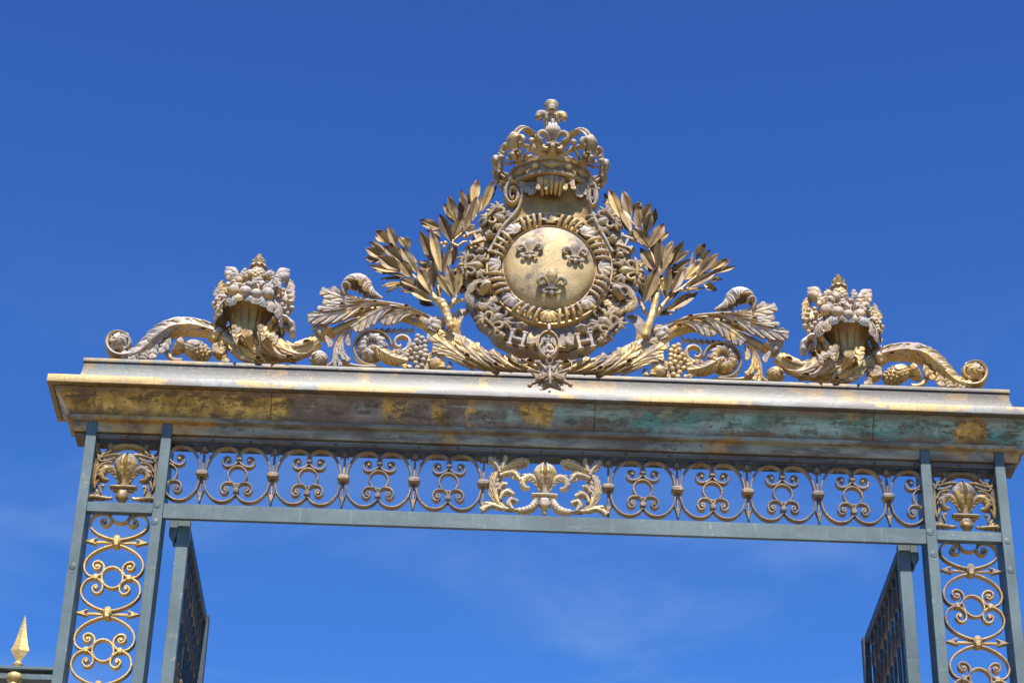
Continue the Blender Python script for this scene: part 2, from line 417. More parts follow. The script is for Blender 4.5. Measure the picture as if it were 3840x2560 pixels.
def leafgilt(name, tip=False):
    t = NT(name); p = t.P(); n1 = t.noise(p, 5, 5, .6); n2 = t.noise(p, 24, 5, .65); n3 = t.noise(p, 9, 3)
    oi = t.n('ShaderNodeObjectInfo'); r = oi.outputs['Random']
    col = t.mix(t.ramp(n1, .36, .64), (.115, .066, .022), (.31, .20, .072))
    col = t.mix(t.mth('MULTIPLY', t.ramp(n3, .48, .66), t.ramp(r, .35, .9, .05, .9)), col, (.235, .215, .175))
    col = t.mix(t.ramp(r, .55, .95, 0, .6), col, (.46, .31, .10))
    col = t.mix(t.ramp(r, .40, .05, 0, .6), col, (.085, .045, .018))
    uv = t.n('ShaderNodeAttribute'); uv.attribute_name = 'along'
    tipm = t.ramp(t.mth('ADD', t.mth('ADD', uv.outputs['Fac'], t.mth('MULTIPLY', n1, .35)), t.mth('MULTIPLY', r, .22)), 1.02, 1.20)
    col = t.mix(tipm, col, (.095, .035, .022))
    col = t.mix(t.mth('MULTIPLY', t.ramp(n2, .56, .7), .6), col, (.10, .06, .03))
    t.bump(n2, .25, .004)
    return t.out(col, .58, .22)

M_SCULPT = gilt('weathered_gilding', .30, off=0, grey=(.47, .40, .345), grey2=(.24, .19, .155), white=.85)
M_SCULPT_WARM = gilt('warm_gilding', .50, off=3.1, gc=(.68, .44, .145), gc2=(.46, .28, .085), grey=(.39, .30, .23))
M_GOLD = gilt('bright_gilding', .80, off=5.5, white=.35, gc=(.74, .50, .19), gc2=(.58, .37, .13))
M_SHIELD = gilt('shield_gilding', .68, off=1.7, gc=(.52, .37, .165), gc2=(.40, .275, .115), grey=(.27, .195, .125), grey2=(.16, .115, .085), metal=.22, rough=.62)
M_CREAM = gilt('cream_gilding', .50, off=71.0, gc=(.62, .45, .20), gc2=(.46, .31, .12), grey=(.44, .37, .30), grey2=(.25, .195, .15), white=.5)
M_COLLAR = gilt('collar_patina', .40, off=61.0, grey=(.27, .215, .165), grey2=(.145, .11, .083), gc=(.50, .33, .12), gc2=(.33, .21, .07), white=.4)
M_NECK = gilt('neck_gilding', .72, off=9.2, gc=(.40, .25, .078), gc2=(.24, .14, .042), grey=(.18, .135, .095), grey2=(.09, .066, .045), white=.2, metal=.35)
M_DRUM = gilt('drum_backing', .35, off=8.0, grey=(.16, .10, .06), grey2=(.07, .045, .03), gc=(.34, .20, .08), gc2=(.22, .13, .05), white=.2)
M_CROWN = gilt('crown_gilding', .42, off=11.0, grey=(.35, .30, .25), grey2=(.16, .128, .10), gc=(.54, .36, .13), gc2=(.34, .21, .07), white=.85)
M_FRUIT = gilt('fruit_patina', .30, off=14.0, grey=(.47, .40, .345), grey2=(.27, .215, .18), white=.6)
M_FRUIT_GOLD = gilt('fruit_gilding', .50, off=19.0, grey=(.46, .375, .30), grey2=(.34, .265, .20), gc=(.66, .45, .20), white=.45)
M_LATTICE_GOLD = gilt('fresh_gilding', .97, off=2.0, gc=(.66, .455, .165), gc2=(.54, .355, .115), white=.1, metal=.5)
M_LATTICE_WORN = gilt('worn_gilding', .52, off=23.0, gc=(.52, .34, .14), gc2=(.40, .25, .10), grey=(.28, .22, .18), grey2=(.17, .12, .09), white=.3)
M_IRON = gilt('rusted_gilt_iron', .36, off=27.0, gc=(.34, .215, .09), gc2=(.24, .145, .06), grey=(.20, .162, .135), grey2=(.105, .08, .064), white=.3)
M_DARKGILT = gilt('tarnish_and_shade_gilding', .55, off=31.0, gc=(.46, .30, .09), gc2=(.26, .16, .05), grey=(.19, .145, .105), grey2=(.09, .068, .05), white=.3)  # tarnish on the corner lilies; painted-in shade on the left basket bowl
M_VERDI = gilt('verdigris_leaf', .10, off=40.0, grey=(.33, .325, .285), grey2=(.20, .20, .175), white=.3)
M_LEAF = leafgilt('laurel_gilding')
M_PAINT = paint('blue_grey_paint')
M_PAINT_DK = paint('dark_blue_paint', (.022, .034, .044), .2)
M_FASCIA = cornice_mat('fascia_patina', 'fascia'); M_COVE = cornice_mat('cove_patina', 'cove')
M_CYMA = cornice_mat('cyma_patina', 'cyma'); M_BED = cornice_mat('bed_patina', 'bed')
def plain(name, c, rough=.6, metal=0, spec=.3):
    t = NT(name); n = t.noise(t.P(), 12, 5); t.bump(n, .2, .004)
    return t.out(t.mix(t.ramp(n, .3, .7), tuple(q*.8 for q in c), c), rough, metal, spec)
M_RED = plain('red_oxide_strip', (.20, .06, .045))
M_RIVET = plain('rivet_iron', (.075, .06, .05))
M_HOLE_SHADE = plain('hole_shade_black', (.012, .010, .008), 1.0, 0, 0)  # flat black that paints the shade inside the eyelet holes
def ground_mat():
    t = NT('pale_gravel'); p = t.P(); n = t.noise(p, 30, 6, .7); n2 = t.noise(p, .6, 4)
    t.bump(n, .5, .02)
    return t.out(t.mix(t.ramp(n, .3, .7), (.155, .128, .09), t.mix(n2, (.225, .187, .132), (.19, .157, .113))), .95)
# ================================================================== setting
gm = MB(); gm.add([(-600, -600, 0), (600, -600, 0), (600, 900, 0), (-600, 900, 0)], [(0, 1, 2, 3)])
g = obj('ground', gm, ground_mat()); g['kind'] = 'structure'

# ================================================================== gate frame
PX = (-3.0805, -2.574, 2.574, 3.0805)          # post centre lines
frame = thing('gateway', 'tall blue grey painted gate portal of four posts and a crossbeam against the sky', 'gate frame', (0, .1, 0))
for x in PX:
    obj('post', box(x-.034, x+.034, 0, .2, 0, 9.62, b=.005), M_PAINT, frame)
obj('crossbeam', box(-2.539, 2.539, .008, .036, 8.777, 8.890, b=.003), M_PAINT, frame)
obj('top_rail', box(-3.1, 3.1, .047, .153, 9.366, 9.3785, b=.002), M_PAINT_DK, frame)
for s in (-1, 1):
    a, b = sorted((s*2.609, s*3.046))
    obj('short_rail', box(a, b, .012, .060, 8.812, 8.886, b=.004), M_PAINT, frame)
    obj('short_rail', box(a, b, .012, .17, 1.0, 1.08, b=.005), M_PAINT, frame)
def bolt(x, z, m=M_PAINT):
    mm = lathe([(.0, .0), (.024, .0), (.024, .002), (.019, .0035), (.016, .002), (.012, .0035), (.0, .0035)], basis((x, 0, z), (1, 0, 0), (0, -1, 0)), 20)
    obj('bolt_head', mm, m, frame)
for x, z in ((-2.580, 8.872), (-2.583, 8.745), (2.573, 8.70), (2.566, 8.862), (3.079, 8.815), (3.079, 8.60), (-3.082, 8.40)): bolt(x, z)

# ================================================================== cornice
cor = thing('cornice', 'long weathered gilt and verdigris metal cornice spanning the gate under the ornaments', 'cornice', (0, .1, 9.49))
XC = 3.225
def moulding(prof, ex=0.0):
    """mitred closed course; prof = (overhang, z) from top to bottom"""
    m = MB(); v = []; n = len(prof); nx = 2
    for o, z in prof:
        x_ = XC+o+ex; v += [(-x_, -o, z), (x_, -o, z), (x_, .2+o, z), (-x_, .2+o, z)]
    f = []
    for i in range(n-1):
        for j in range(4):
            k = (j+1) % 4; f.append((i*4+j, (i+1)*4+j, (i+1)*4+k, i*4+k))
    f.append((3, 2, 1, 0)[::-1]); f.append(tuple((n-1)*4+j for j in (3, 2, 1, 0)))
    m.add(v, f); return m
obj('plinth_cap', moulding([(-.05, 10.026), (-.042, 10.024), (-.038, 10.018), (-.038, 9.994), (-.043, 9.991)], .026), M_CYMA, cor)
cy = [(-.046, 9.991)] + [(-.046+.115*(1-cos(t))**1.0, 9.99-.232*sin(t)) for t in np.linspace(.12, pi/2, 10)] + [(.075, 9.757)]
obj('cyma', moulding(cy, .026), M_CYMA, cor)
obj('fascia', moulding([(.155, 9.762), (.166, 9.759), (.17, 9.752), (.172, 9.699), (.168, 9.694), (.135, 9.692), (.132, 9.700)]), M_FASCIA, cor)
cv = [(.126, 9.698)] + [(.126-.112*t-.010*sin(pi*t), 9.690-.158*t) for t in np.linspace(0, 1, 9)]
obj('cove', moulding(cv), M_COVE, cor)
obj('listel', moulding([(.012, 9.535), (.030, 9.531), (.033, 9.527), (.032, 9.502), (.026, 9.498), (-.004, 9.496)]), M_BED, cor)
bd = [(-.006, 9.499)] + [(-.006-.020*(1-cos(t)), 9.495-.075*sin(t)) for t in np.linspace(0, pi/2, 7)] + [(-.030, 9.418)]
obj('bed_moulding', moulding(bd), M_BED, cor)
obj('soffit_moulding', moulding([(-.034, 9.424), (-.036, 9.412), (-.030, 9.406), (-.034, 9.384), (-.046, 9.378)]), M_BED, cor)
sm_ = MB(); box(-.35, 3.375, -.148, -.10, 9.758, 9.772, sm_, b=.003); obj('lead_strip', sm_, M_RED, cor)
for i in range(22):      # rivets along the bed moulding
    x = -2.95+i*.281+rnd.uniform(-.02, .02)
    if min(abs(x-q) for q in PX) < .06: continue
    obj('rivet', ball((x, .022, 9.436), (.011, .007, .011), nu=8, nv=6), M_RIVET, cor)
    x += .12
    if min(abs(x-q) for q in PX) < .06: continue
    obj('rivet', ball((x, .028, 9.394), (.009, .006, .009), nu=8, nv=6), M_RIVET, cor)
for x in (-1.88, .32, 2.22): # plate joints of the cove
    a = np.array([(x, -cv[i][0]-.003, cv[i][1]) for i in range(1, 10)])
    obj('plate_seam', tube(a, .0022, .002, n=9, ns=6), M_RIVET, cor)
for x in (-2.78, -2.56, -1.72, -1.52, -.62, -.42, .45, .62, 1.52, 1.78, 2.62):  # small folded cleats above the fascia
    obj('cleat', box(x-.018, x+.018, -.058, -.045, 9.800, 9.807, b=.002), M_FASCIA, cor)

# ================================================================== scroll frieze
z2 = Zm(600, 1600, 1.809); YB = .085
def loc(z, pts, c, Y=YB):
    p = tr(z, pts, Y); return np.column_stack([p[:, 0]-c[0], p[:, 2]-c[1]])
CU = z2(992, 357, YB)[[0, 2]]
UP = loc(z2, [(1073, 262), (1082, 252), (1076, 241), (1062, 244), (1055, 262), (1068, 284), (1090, 284), (1106, 268), (1108, 250)][:0] + [(1072, 258), (1062, 262), (1060, 250), (1072, 238), (1092, 240), (1106, 262), (1100, 290), (1070, 303), (1030, 290), (1008, 268), (999, 240), (1006, 212), (1034, 183), (1080, 170), (1140, 186), (1184, 230), (1206, 285), (1214, 345)], CU)
DN = loc(z2, [(1057, 462), (1066, 455), (1064, 444), (1050, 444), (1040, 460), (1050, 482), (1074, 482), (1090, 456), (1080, 424), (1050, 408), (1015, 414), (992, 438), (985, 466), (994, 500), (1030, 530), (1080, 540), (1130, 526), (1180, 482), (1204, 425), (1213, 378)], CU)
RG = loc(z2, [(992+64*cos(t), 357+62*sin(t)) for t in np.linspace(0, 2*pi, 25)], CU)
TIE = loc(z2, [(900, 176), (945, 158), (990, 153), (1040, 158), (1085, 174)], CU)
CA = z2(1222, 366, YB)[[0, 2]]
YF, YK = .062, .108
def scroll_half(name_parent, cx, cz, sx, mat, Pu=None, Pd=None):
    for pth in (UP, DN):
        q = np.column_stack([cx+sx*pth[:, 0], cz+pth[:, 1]])
        m = ribbon(q, .0135, YF, YK, 70)
        e = q[0]; lathe([(.0, 0), (.009, 0), (.011, .004), (.011, .04), (0, .04)], basis((e[0], YF-.004, e[1]), (1, 0, 0), (0, 1, 0)), 10, m)
        obj('scroll', m, mat, name_parent)
def ring_unit(par, cx, cz, mat, halves=(-1, 1)):
    for s in halves: scroll_half(par, cx, cz, s, mat)
    if len(halves) == 2:
        obj('ring', ribbon(RG+np.array([cx, cz]), .013, YF, YK, 49), mat, par)
        obj('tie_bar', ribbon(TIE+np.array([cx, cz]), .011, YF+.01, YK, 24), mat, par)
        for zz in (.131, -.120):
            obj('clip', box(cx-.019, cx+.019, YF-.008, YK+.006, cz+zz-.016, cz+zz+.016, b=.004), mat, par)
    else:
        s = halves[0]; r = RG[:, :]*np.array([1, 1]); k = [p for p in r if p[0]*s > -.012]
        k.sort(key=lambda p: math.atan2(p[1], p[0]*s))
        obj('ring', ribbon(np.array(k)+np.array([cx, cz]), .013, YF, YK, 30), mat, par)
def arrow_bar(par, cx, cz, mat):
    m = MB(); zt, zb = cz+.245, cz-.215
    box(cx-.0075, cx+.0075, YF+.012, YK-.012, zb, zt-.02, m, b=.003)
    plate([(cx, zt), (cx+.030, zt-.088), (cx+.008, zt-.072), (cx-.008, zt-.072), (cx-.030, zt-.088)], YF, YF+.03, m, .007)
    plate([(cx, zb-.006), (cx+.026, zb+.088), (cx+.009, zb+.072), (cx-.009, zb+.072), (cx-.026, zb+.088)], YF, YF+.03, m, .006)
    obj('arrow_bar', m, mat, par)
    m = box(cx-.040, cx+.040, YF-.022, YK+.012, cz-.018, cz+.018, b=.008)
    box(cx-.030, cx+.030, YF-.014, YK+.004, cz-.026, cz+.026, m, b=.006)
    obj('collar', m, mat, par)
AX = (.422, .889, 1.365, 1.840, 2.315)
ZC0 = CU[1]+.006; ZA = CA[1]+.008
for s, lab in ((-1, 'rusty gilt ironwork scroll frieze on the crossbeam, left of its central lily'), (1, 'rusty gilt ironwork scroll frieze on the crossbeam, right of its central lily')):
    fr = thing('scroll_frieze', lab, 'iron frieze', (s*1.4, .085, 8.89), 'scroll friezes over the crossbeam')
    for i in range(4): ring_unit(fr, s*(AX[i]+AX[i+1])/2, ZC0, M_IRON)
    ring_unit(fr, s*2.549, ZC0, M_IRON, (-s,))
    for a in AX: arrow_bar(fr, s*a, ZA, M_IRON)

# ================================================================== column lattices
z7 = Zm(0, 1560, 1.5675)
CL = z7(665, 957, YB)[[0, 2]]
LU = loc(z7, [(578, 892), (568, 884), (558, 892), (560, 908), (582, 912), (604, 896), (606, 872), (590, 860), (566, 862), (549, 880), (553, 906), (575, 918)][:0] + [(574, 890), (580, 884), (590, 889), (586, 903), (570, 908), (553, 898), (552, 876), (570, 862), (596, 866), (614, 888), (612, 915), (594, 938), (560, 951), (522, 945), (497, 918), (494, 878), (516, 838), (560, 803), (620, 777), (680, 763)], CL)
LD = loc(z7, [(560, 1016), (568, 1010), (562, 1001), (546, 1006), (536, 1022), (548, 1044), (572, 1049), (596, 1034), (604, 1006), (592, 978), (558, 958), (522, 962), (487, 986), (468, 1028), (476, 1068), (508, 1102), (560, 1130), (610, 1146), (650, 1153)], CL)
LR = loc(z7, [(665+62*cos(t), 957+62*sin(t)) for t in np.linspace(0, 2*pi, 25)], CL)
# square the quarter pattern up on its axes: bars meet the collars at x = 0
ZAB = z7(690, 745, YB)[2]; ZAB2 = z7(640, 1165, YB)[2]; PIT = ZAB-ZAB2; HZ = PIT/2
def fit(p, top):
    q = p.copy(); q[:, 0] -= q[-1, 0]*np.linspace(0, 1, len(q))**3
    zt = (HZ-.018)*(1 if top else -1); q[:, 1] += (zt-q[-1, 1])*np.linspace(0, 1, len(q))**3
    return q
LU = fit(LU, True); LD = fit(LD, False); LQ = .5*(LU[np.linspace(0, len(LU)-1, 19).astype(int)]*0)  # (kept separate: upper and lower scrolls differ)
kx = .192/max(abs(LU[:, 0]).max(), 1e-6); LU[:, 0] *= kx; LD[:, 0] *= .192/abs(LD[:, 0]).max()
def lattice(s, mat, lab):
    cx = s*2.8275
    t = thing('lattice_screen', lab, 'iron panel', (cx, .085, 5.3), 'tall scroll panels between paired posts')
    zr = 8.806
    def quad(cz, sx, pth, name='scroll'):
        q = np.column_stack([cx+sx*pth[:, 0], cz+pth[:, 1]])
        m = ribbon(q, .0135, YF, YK, 80)
        e = q[0]; lathe([(0, 0), (.010, 0), (.012, .004), (.012, .04), (0, .04)], basis((e[0], YF-.004, e[1]), (1, 0, 0), (0, 1, 0)), 10, m)
        obj('scroll', m, mat, t)
    def bar(cz):
        m = MB(); box(cx-.17, cx+.17, YF+.012, YK-.012, cz-.0085, cz+.0085, m, b=.003)
        for sx in (-1, 1):
            plate([(cx+sx*.212, cz), (cx+sx*.128, cz+.030), (cx+sx*.146, cz+.008), (cx+sx*.146, cz-.008), (cx+sx*.128, cz-.030)], YF, YF+.03, m, .007)
        obj('arrow_bar', m, mat, t)
        m = box(cx-.020, cx+.020, YF-.022, YK+.012, cz-.040, cz+.040, b=.008)
        box(cx-.026, cx+.026, YF-.014, YK+.004, cz-.028, cz+.028, m, b=.006)
        obj('collar', m, mat, t)
    ctr0 = ZAB+HZ*.84; LH = LD*np.array([1, .84])
    # half unit hanging from the short rail
    for sx in (-1, 1): quad(ctr0, sx, LH)
    hr = np.array(sorted([p for p in LR if p[1] < .014], key=lambda p: p[0]))
    obj('ring', ribbon(hr+np.array([cx, ctr0]), .0135, YF, YK, 30), mat, t)
    bar(ZAB)
    for k in range(6):
        cz = ZAB-HZ-k*PIT
        for sx in (-1, 1): quad(cz, sx, LU); quad(cz, sx, LD)
        obj('ring', ribbon(LR+np.array([cx, cz]), .0135, YF, YK, 49), mat, t)
        for sx in (-1, 1):
            obj('clip', box(cx+sx*.108-.016, cx+sx*.108+.016, YF-.008, YK+.006, cz-.018, cz+.018, b=.004), mat, t)
        bar(cz-HZ)
lattice(-1, M_LATTICE_GOLD, 'bright gold scrollwork panel between the two posts on the left')
lattice(1, M_LATTICE_WORN, 'worn brownish scrollwork panel between the two posts on the right')

# ================================================================== acanthus panels
def crest_fleur(par, M, mat, bud=1.0):
    """large lily with a split, leafy bud"""
    d = fleur_parts(1.22, False)
    def bd(s, a):
        c = (a+pi) % (2*pi)-pi
        k = -.55*math.exp(-(c/.13)**2)*(s > .25)                        # the dark split
        k += .10*math.exp(-((abs(c)-.28)/.14)**2)*(1+.5*sin(48*s))       # ragged lips
        k += .05*cos(5*c+9*s)
        return k
    c = tube([(0, 0, 0), (0, -.02, .2), (0, -.06, .42), (0, -.07, .66), (0, -.04, .86), (0, 0, 1.02), (0, 0, 1.10)], [.15, .16, .27, .33, .25, .10, .010], [.12, .13, .20, .24, .18, .07, .008], n=44, ns=64, disp=bd)
    m = MB(); m.mb(c, M); obj('bud', m, mat, par)
    m = MB(); m.mb(d['side_petals'], M)
    for sx in (-1, 1):
        l = leaf([(sx*.12, -.10, .06), (sx*.18, -.12, .25), (sx*.32, -.16, .44), (sx*.48, -.20, .49), (sx*.60, -.20, .40), (sx*.63, -.19, .24)], [.06, .10, .13, .13, .11, .05], nl=7, gd=.5, thick=.02, cam=1.2, notch=.3, nv=15)
        m.mb(l, M)
    obj('side_petals', m, mat, par)
    b = MB(); tube([(-.36, -.04, -.03), (-.2, -.04, -.03), (0, -.04, -.03), (.2, -.04, -.03), (.36, -.04, -.03)], [.05, .065, .065, .065, .05], [.13]*5, n=10, ns=14, m=b)
    box(-.28, .28, -.12, .06, -.14, -.10, b, b=.01)
    m = MB(); m.mb(b, M); obj('band', m, mat, par)
    f = MB(); tube([(0, 0, -.10), (0, -.05, -.22), (0, -.07, -.36), (0, -.04, -.47), (0, 0, -.55)], [.10, .17, .17, .08, .05], [.08, .13, .13, .07, .05], n=20, ns=24, m=f, disp=lambda s, a: .14*abs(sin(3*a))-.07)
    ball((0, -.03, -.58), (.075, .07, .06), f)
    m = MB(); m.mb(f, M); obj('foot', m, mat, par)
zc5 = Zm(300, 1640, 4.9)
A_ = np.array
def spray(m, z, pts, wp, wm, nl, Y, side_leaves=(), cxm=0.0, sx=1, **kw):
    P = tr(z, pts, Y)
    ws = kw.get('ws', 1.0)
    q = leaf(P, A_(wp)*ws, A_(wm)*ws, nl, gd=.30, notch=.62, lean=.30, rib=.28, thick=.02, cam=kw.get('cam', 3.0), n=kw.get('n'), nv=21)
    t = tube(P, kw.get('r', .016), n=40, ns=8)
    for a in (q, t):
        v = np.vstack(a.v); v[:, 0] -= cxm
        f = a.f
        if sx < 0: v[:, 0] *= -1; f = [b[::-1] for b in f]
        m.add(v, f)
def xmap(m, cx, sx=1):
    v = np.vstack(m.v); v[:, 0] = cx+sx*v[:, 0]; r = MB(); r.add(v, m.f if sx > 0 else [b[::-1] for b in m.f]); return r
C5 = zc5(848, 890, .06)
def corner_panel(s, lab):
    cx = s*2.8275
    t = thing('corner_panel', lab, 'ornament panel', (cx, .08, 8.886), 'lily panels in the top corners')
    k = .4/(2*4.9)  # unused scale guard
    sp = MB()
    dx = C5[0]
    Y = .07
    # main frond, its arching top, and the low tail leaf
    spray(sp, zc5, [(640, 1110), (560, 1125), (450, 1095), (360, 1010), (312, 880), (315, 740), (345, 610), (375, 480), (395, 380), (350, 250), (330, 130), (350, 80)], [.02, .035, .045, .05, .055, .055, .055, .055, .05, .045, .03, .01], [.02, .03, .04, .045, .05, .05, .05, .05, .045, .04, .03, .01], 15, Y, cxm=dx, ws=.52, r=.012)
    spray(sp, zc5, [(395, 420), (450, 330), (540, 260), (650, 205), (760, 165), (870, 148), (950, 150)], [.02, .05, .06, .055, .05, .045, .04], [.015, .035, .045, .045, .04, .035, .03], 9, Y-.01, cxm=dx, ws=.55, r=.010)
    spray(sp, zc5, [(560, 1120), (470, 1105), (360, 1090), (270, 1085), (205, 1100)], [.03, .045, .05, .045, .02], [.025, .03, .035, .03, .015], 3, Y-.012, cxm=dx, ws=.7, r=.012)
    for a in ([(330, 880), (370, 800), (420, 760), (470, 765)], [(345, 700), (400, 640), (470, 605), (545, 620)], [(360, 600), (430, 500), (540, 450), (640, 450)], [(430, 1010), (420, 930), (440, 880), (480, 890)],
              [(420, 360), (560, 330), (680, 310), (800, 310)], [(410, 430), (520, 420), (610, 400), (690, 370)], [(520, 310), (600, 240), (610, 170), (590, 120)]):
        spray(sp, zc5, a, [.016, .03, .032, .006], [.016, .024, .026, .006], 3, Y-.022, cxm=dx, r=.006, cam=6, ws=.62)
    for sx in (1, -1): obj('acanthus_frond', xmap(sp, cx, sx), M_DARKGILT, t)
    dz = zc5(850, 880, .06)[2]; top = zc5(880, 262, .06)[2]
    sc = (top-dz)/1.04
    crest_fleur(t, basis((cx, .075, dz-.01), (1, 0, 0), (0, 0, 1), sc), M_DARKGILT if s > 0 else M_DARKGILT)
corner_panel(-1, 'tarnished gold lily in an acanthus frame above the bright gold panel')
corner_panel(1, 'tarnished gold lily in an acanthus frame above the worn brownish panel')

zc = Zm(1700, 1650, 3.36)
cl = thing('crossbeam_lily', 'gilt lily with dark topped bud between two fronds, middle of the crossbeam', 'lily ornament', (0, .07, 8.89))
dz = zc(1165, 680, .06)[2]; top = zc(1165, 245, .06)[2]
CC = zc(1165, 690, .06)
crest_fleur(cl, basis((-.008, .075, dz-.004), (1, 0, 0), (0, 0, 1), (top-dz)/1.10), M_CREAM)
sp = MB()
for pts, wp, wm, nl in (
    ([(900, 885), (800, 880), (690, 860), (600, 800), (540, 700), (520, 590), (540, 480), (575, 400)], [.015, .03, .04, .055, .06, .06, .055, .04], [.015, .025, .03, .04, .045, .045, .04, .03], 9),
    ([(700, 870), (610, 850), (520, 820), (440, 840), (385, 890)], [.03, .04, .045, .04, .02], [.02, .02, .02, .02, .01], 3),
    ([(600, 400), (570, 330), (520, 270), (470, 215)], [.03, .04, .04, .01], [.025, .035, .03, .01], 4),
    ([(610, 390), (700, 320), (800, 275), (900, 260), (965, 290)], [.03, .055, .06, .05, .01], [.02, .03, .035, .03, .01], 6),
    ([(600, 440), (690, 410), (780, 410), (845, 485)], [.025, .04, .04, .008], [.02, .03, .03, .008], 4),
    ([(590, 620), (620, 570), (660, 550), (690, 560)], [.02, .03, .03, .008], [.02, .025, .02, .005], 3),
    ([(600, 740), (640, 670), (700, 640), (780, 680)], [.02, .035, .035, .008], [.02, .028, .028, .006], 3),
    ([(760, 865), (720, 790), (750, 740), (830, 770)], [.02, .035, .035, .006], [.02, .025, .025, .006], 3),
    ([(630, 360), (650, 290), (670, 240), (670, 200)], [.014, .02, .016, .005], [.014, .02, .016, .005], 2)):
    spray(sp, zc, pts, wp, wm, nl, .06-.01*(nl < 5), cxm=CC[0], r=.011, ws=.95)
tube(tr(zc, [(1060, 750), (1030, 820), (980, 870), (900, 890), (820, 890)], .05)-np.array([CC[0], 0, 0]), [.018, .028, .03, .026, .02], n=24, ns=16, m=sp, disp=lambda s, a: .12*sin(40*s+2*a))
for sx in (1, -1): obj('acanthus_frond', xmap(sp, -.008, sx), M_CREAM, cl)

# ================================================================== gate leaves (open, swung back)
def gate_leaf(s, lab):
    xo, xi = s*2.462, s*2.352
    xc = s*2.402
    t = thing('gate_leaf', lab, 'gate leaf', (xc, .1, 0), 'open gate leaves')
    B = lambda xa, xb, *r, **k: box(min(xa, xb), max(xa, xb), *r, **k)
    ZT = 8.828; Y1 = 1.62
    obj('stile', B(s*2.364, s*2.443, .098, .175, .08, ZT, b=.005), M_PAINT, t)
    obj('stile', B(s*2.356, s*2.408, Y1-.08, Y1, .08, ZT-.01, b=.005), M_PAINT_DK, t)
    obj('rail', B(s*2.372, s*2.432, .177, Y1-.082, ZT-.075, ZT-.003, b=.005), M_PAINT_DK, t)
    for z in (6.9, 4.2, 1.2): obj('rail', B(s*2.372, s*2.432, .177, Y1-.082, z, z+.07, b=.005), M_PAINT_DK, t)
    # pivot bracket between stile and post
    q = [(s*2.413, ZT-.002), (s*2.452, ZT-.002), (s*2.452, ZT-.13), (s*2.440, ZT-.155), (s*2.432, ZT-.16), (s*2.430, ZT-.20), (s*2.421, ZT-.20), (s*2.421, ZT-.165), (s*2.413, ZT-.15)]
    q = [(s*2.444+(a-s*2.413)*1.38, ZT+(b_-ZT)*.9) for a, b_ in q]
    obj('pivot_bracket', plate(q, .103, .170, None, .004), M_PAINT, t)
    nb = 9
    for i in range(nb):
        y = .16+(Y1-.30)*(i+.5)/nb
        obj('bar', tube([(xc, y, .15), (xc, y, 4), (xc, y, ZT-.07)], .014, n=3, ns=10, front=(0, 1, 0)), M_PAINT_DK, t)
        # gilded ring and collars between the bars
        for z in (ZT-.22, ZT-.48, ZT-.95, ZT-1.05, ZT-1.5):
            rr = MB()
            if abs(z-(ZT-.48)) < .01 or abs(z-(ZT-.22)) < .01:
                ring = [(xc, y+.055*cos(a), z+.09*sin(a)) for a in np.linspace(0, 2*pi, 17)]
                tube(ring, .009, n=24, ns=6, front=(1, 0, 0), m=rr, caps=False)
                obj('ring', rr, M_DRUM, t)
            else:
                lathe([(.0, -.05), (.02, -.045), (.028, -.02), (.022, 0), (.030, .02), (.018, .05), (0, .06)], basis((xc, y, z), (1, 0, 0), (0, 0, 1)), 10, rr)
                obj('knob', rr, M_DRUM, t)
    for i in range(4):
        y = .24+i*.36; rr = MB()
        for sx in (-1, 1):
            tube([(xc+sx*.012, y, 7.25), (xc+sx*.024, y+.05, 7.45), (xc+sx*.03, y+.01, 7.62), (xc+sx*.024, y-.06, 7.52), (xc+sx*.02, y-.03, 7.42)], [.012, .018, .02, .016, .01], n=20, ns=8, front=(1, 0, 0), m=rr)
        obj('gilt_scroll', rr, M_LATTICE_GOLD, t)
gate_leaf(-1, 'open gate leaf of dark bars swung back beside the left inner post')
gate_leaf(1, 'open gate leaf of dark bars swung back beside the right inner post')

# ================================================================== side railing
fe = thing('railing', 'blue grey railing with golden spear tips joining the gate at far left', 'railing', (-4.2, .1, 0))
zr_top = z7(100, 1484, .07)[2]
for z0, z1, yy in ((zr_top-.012, zr_top+.012, .045), (zr_top-.075, zr_top-.03, .06), (6.2, 6.26, .06), (.25, .32, .06)):
    obj('rail', box(-6.2, -3.116, yy, .2-yy, z0, z1, b=.004), M_PAINT, fe)
for i in range(13):
    x = -3.362-.203*i; zb = zr_top+.012
    obj('bar', tube([(x, .1, .05), (x, .1, 4), (x, .1, zb-.06)], .017, n=3, ns=12), M_PAINT, fe)
    if i > 4: continue
    zt = 8.085
    w = MB()   # blade: four-sided, ridged
    prof = [(.012, 0), (.020, .015), (.060, .080), (.047, .115), (.031, .18), (.017, .25), (.006, .312), (.002, .330)]
    th = [0, pi/2, pi, 3*pi/2]; v = []; zz0 = zt-.330
    for r, h in prof: v += [(x+r, .1, zz0+h), (x, .1+max(r*.32, .004), zz0+h), (x-r, .1, zz0+h), (x, .1-max(r*.32, .004), zz0+h)]
    f = grid_faces(len(prof), 4, True)
    w.add(v, f+[(3, 2, 1, 0), tuple(range(4*len(prof)-4, 4*len(prof)))]); obj('spear_head', w, M_LATTICE_GOLD, fe, sharp=15)
    b = lathe([(.0, -.075), (.03, -.075), (.034, -.06), (.026, -.05), (.026, -.042), (.034, -.03), (.034, -.018), (.022, -.006), (.014, .004), (0, .004)], basis((x, .1, zz0), (1, 0, 0), (0, 0, 1)), 20)
    obj('ferrule', b, M_LATTICE_GOLD, fe)
    b = lathe([(0, -.12), (.016, -.12), (.030, -.07), (.036, -.06), (.030, -.045), (.044, -.03), (.048, -.006), (.040, .012), (.02, .016), (0, .016)], basis((x, .06, zr_top-.055), (1, 0, 0), (0, 0, 1)), 32, disp=lambda s, a: .10*abs(sin(6*a))*(s > .4))
    obj('leafy_knop', b, M_LATTICE_GOLD, fe)
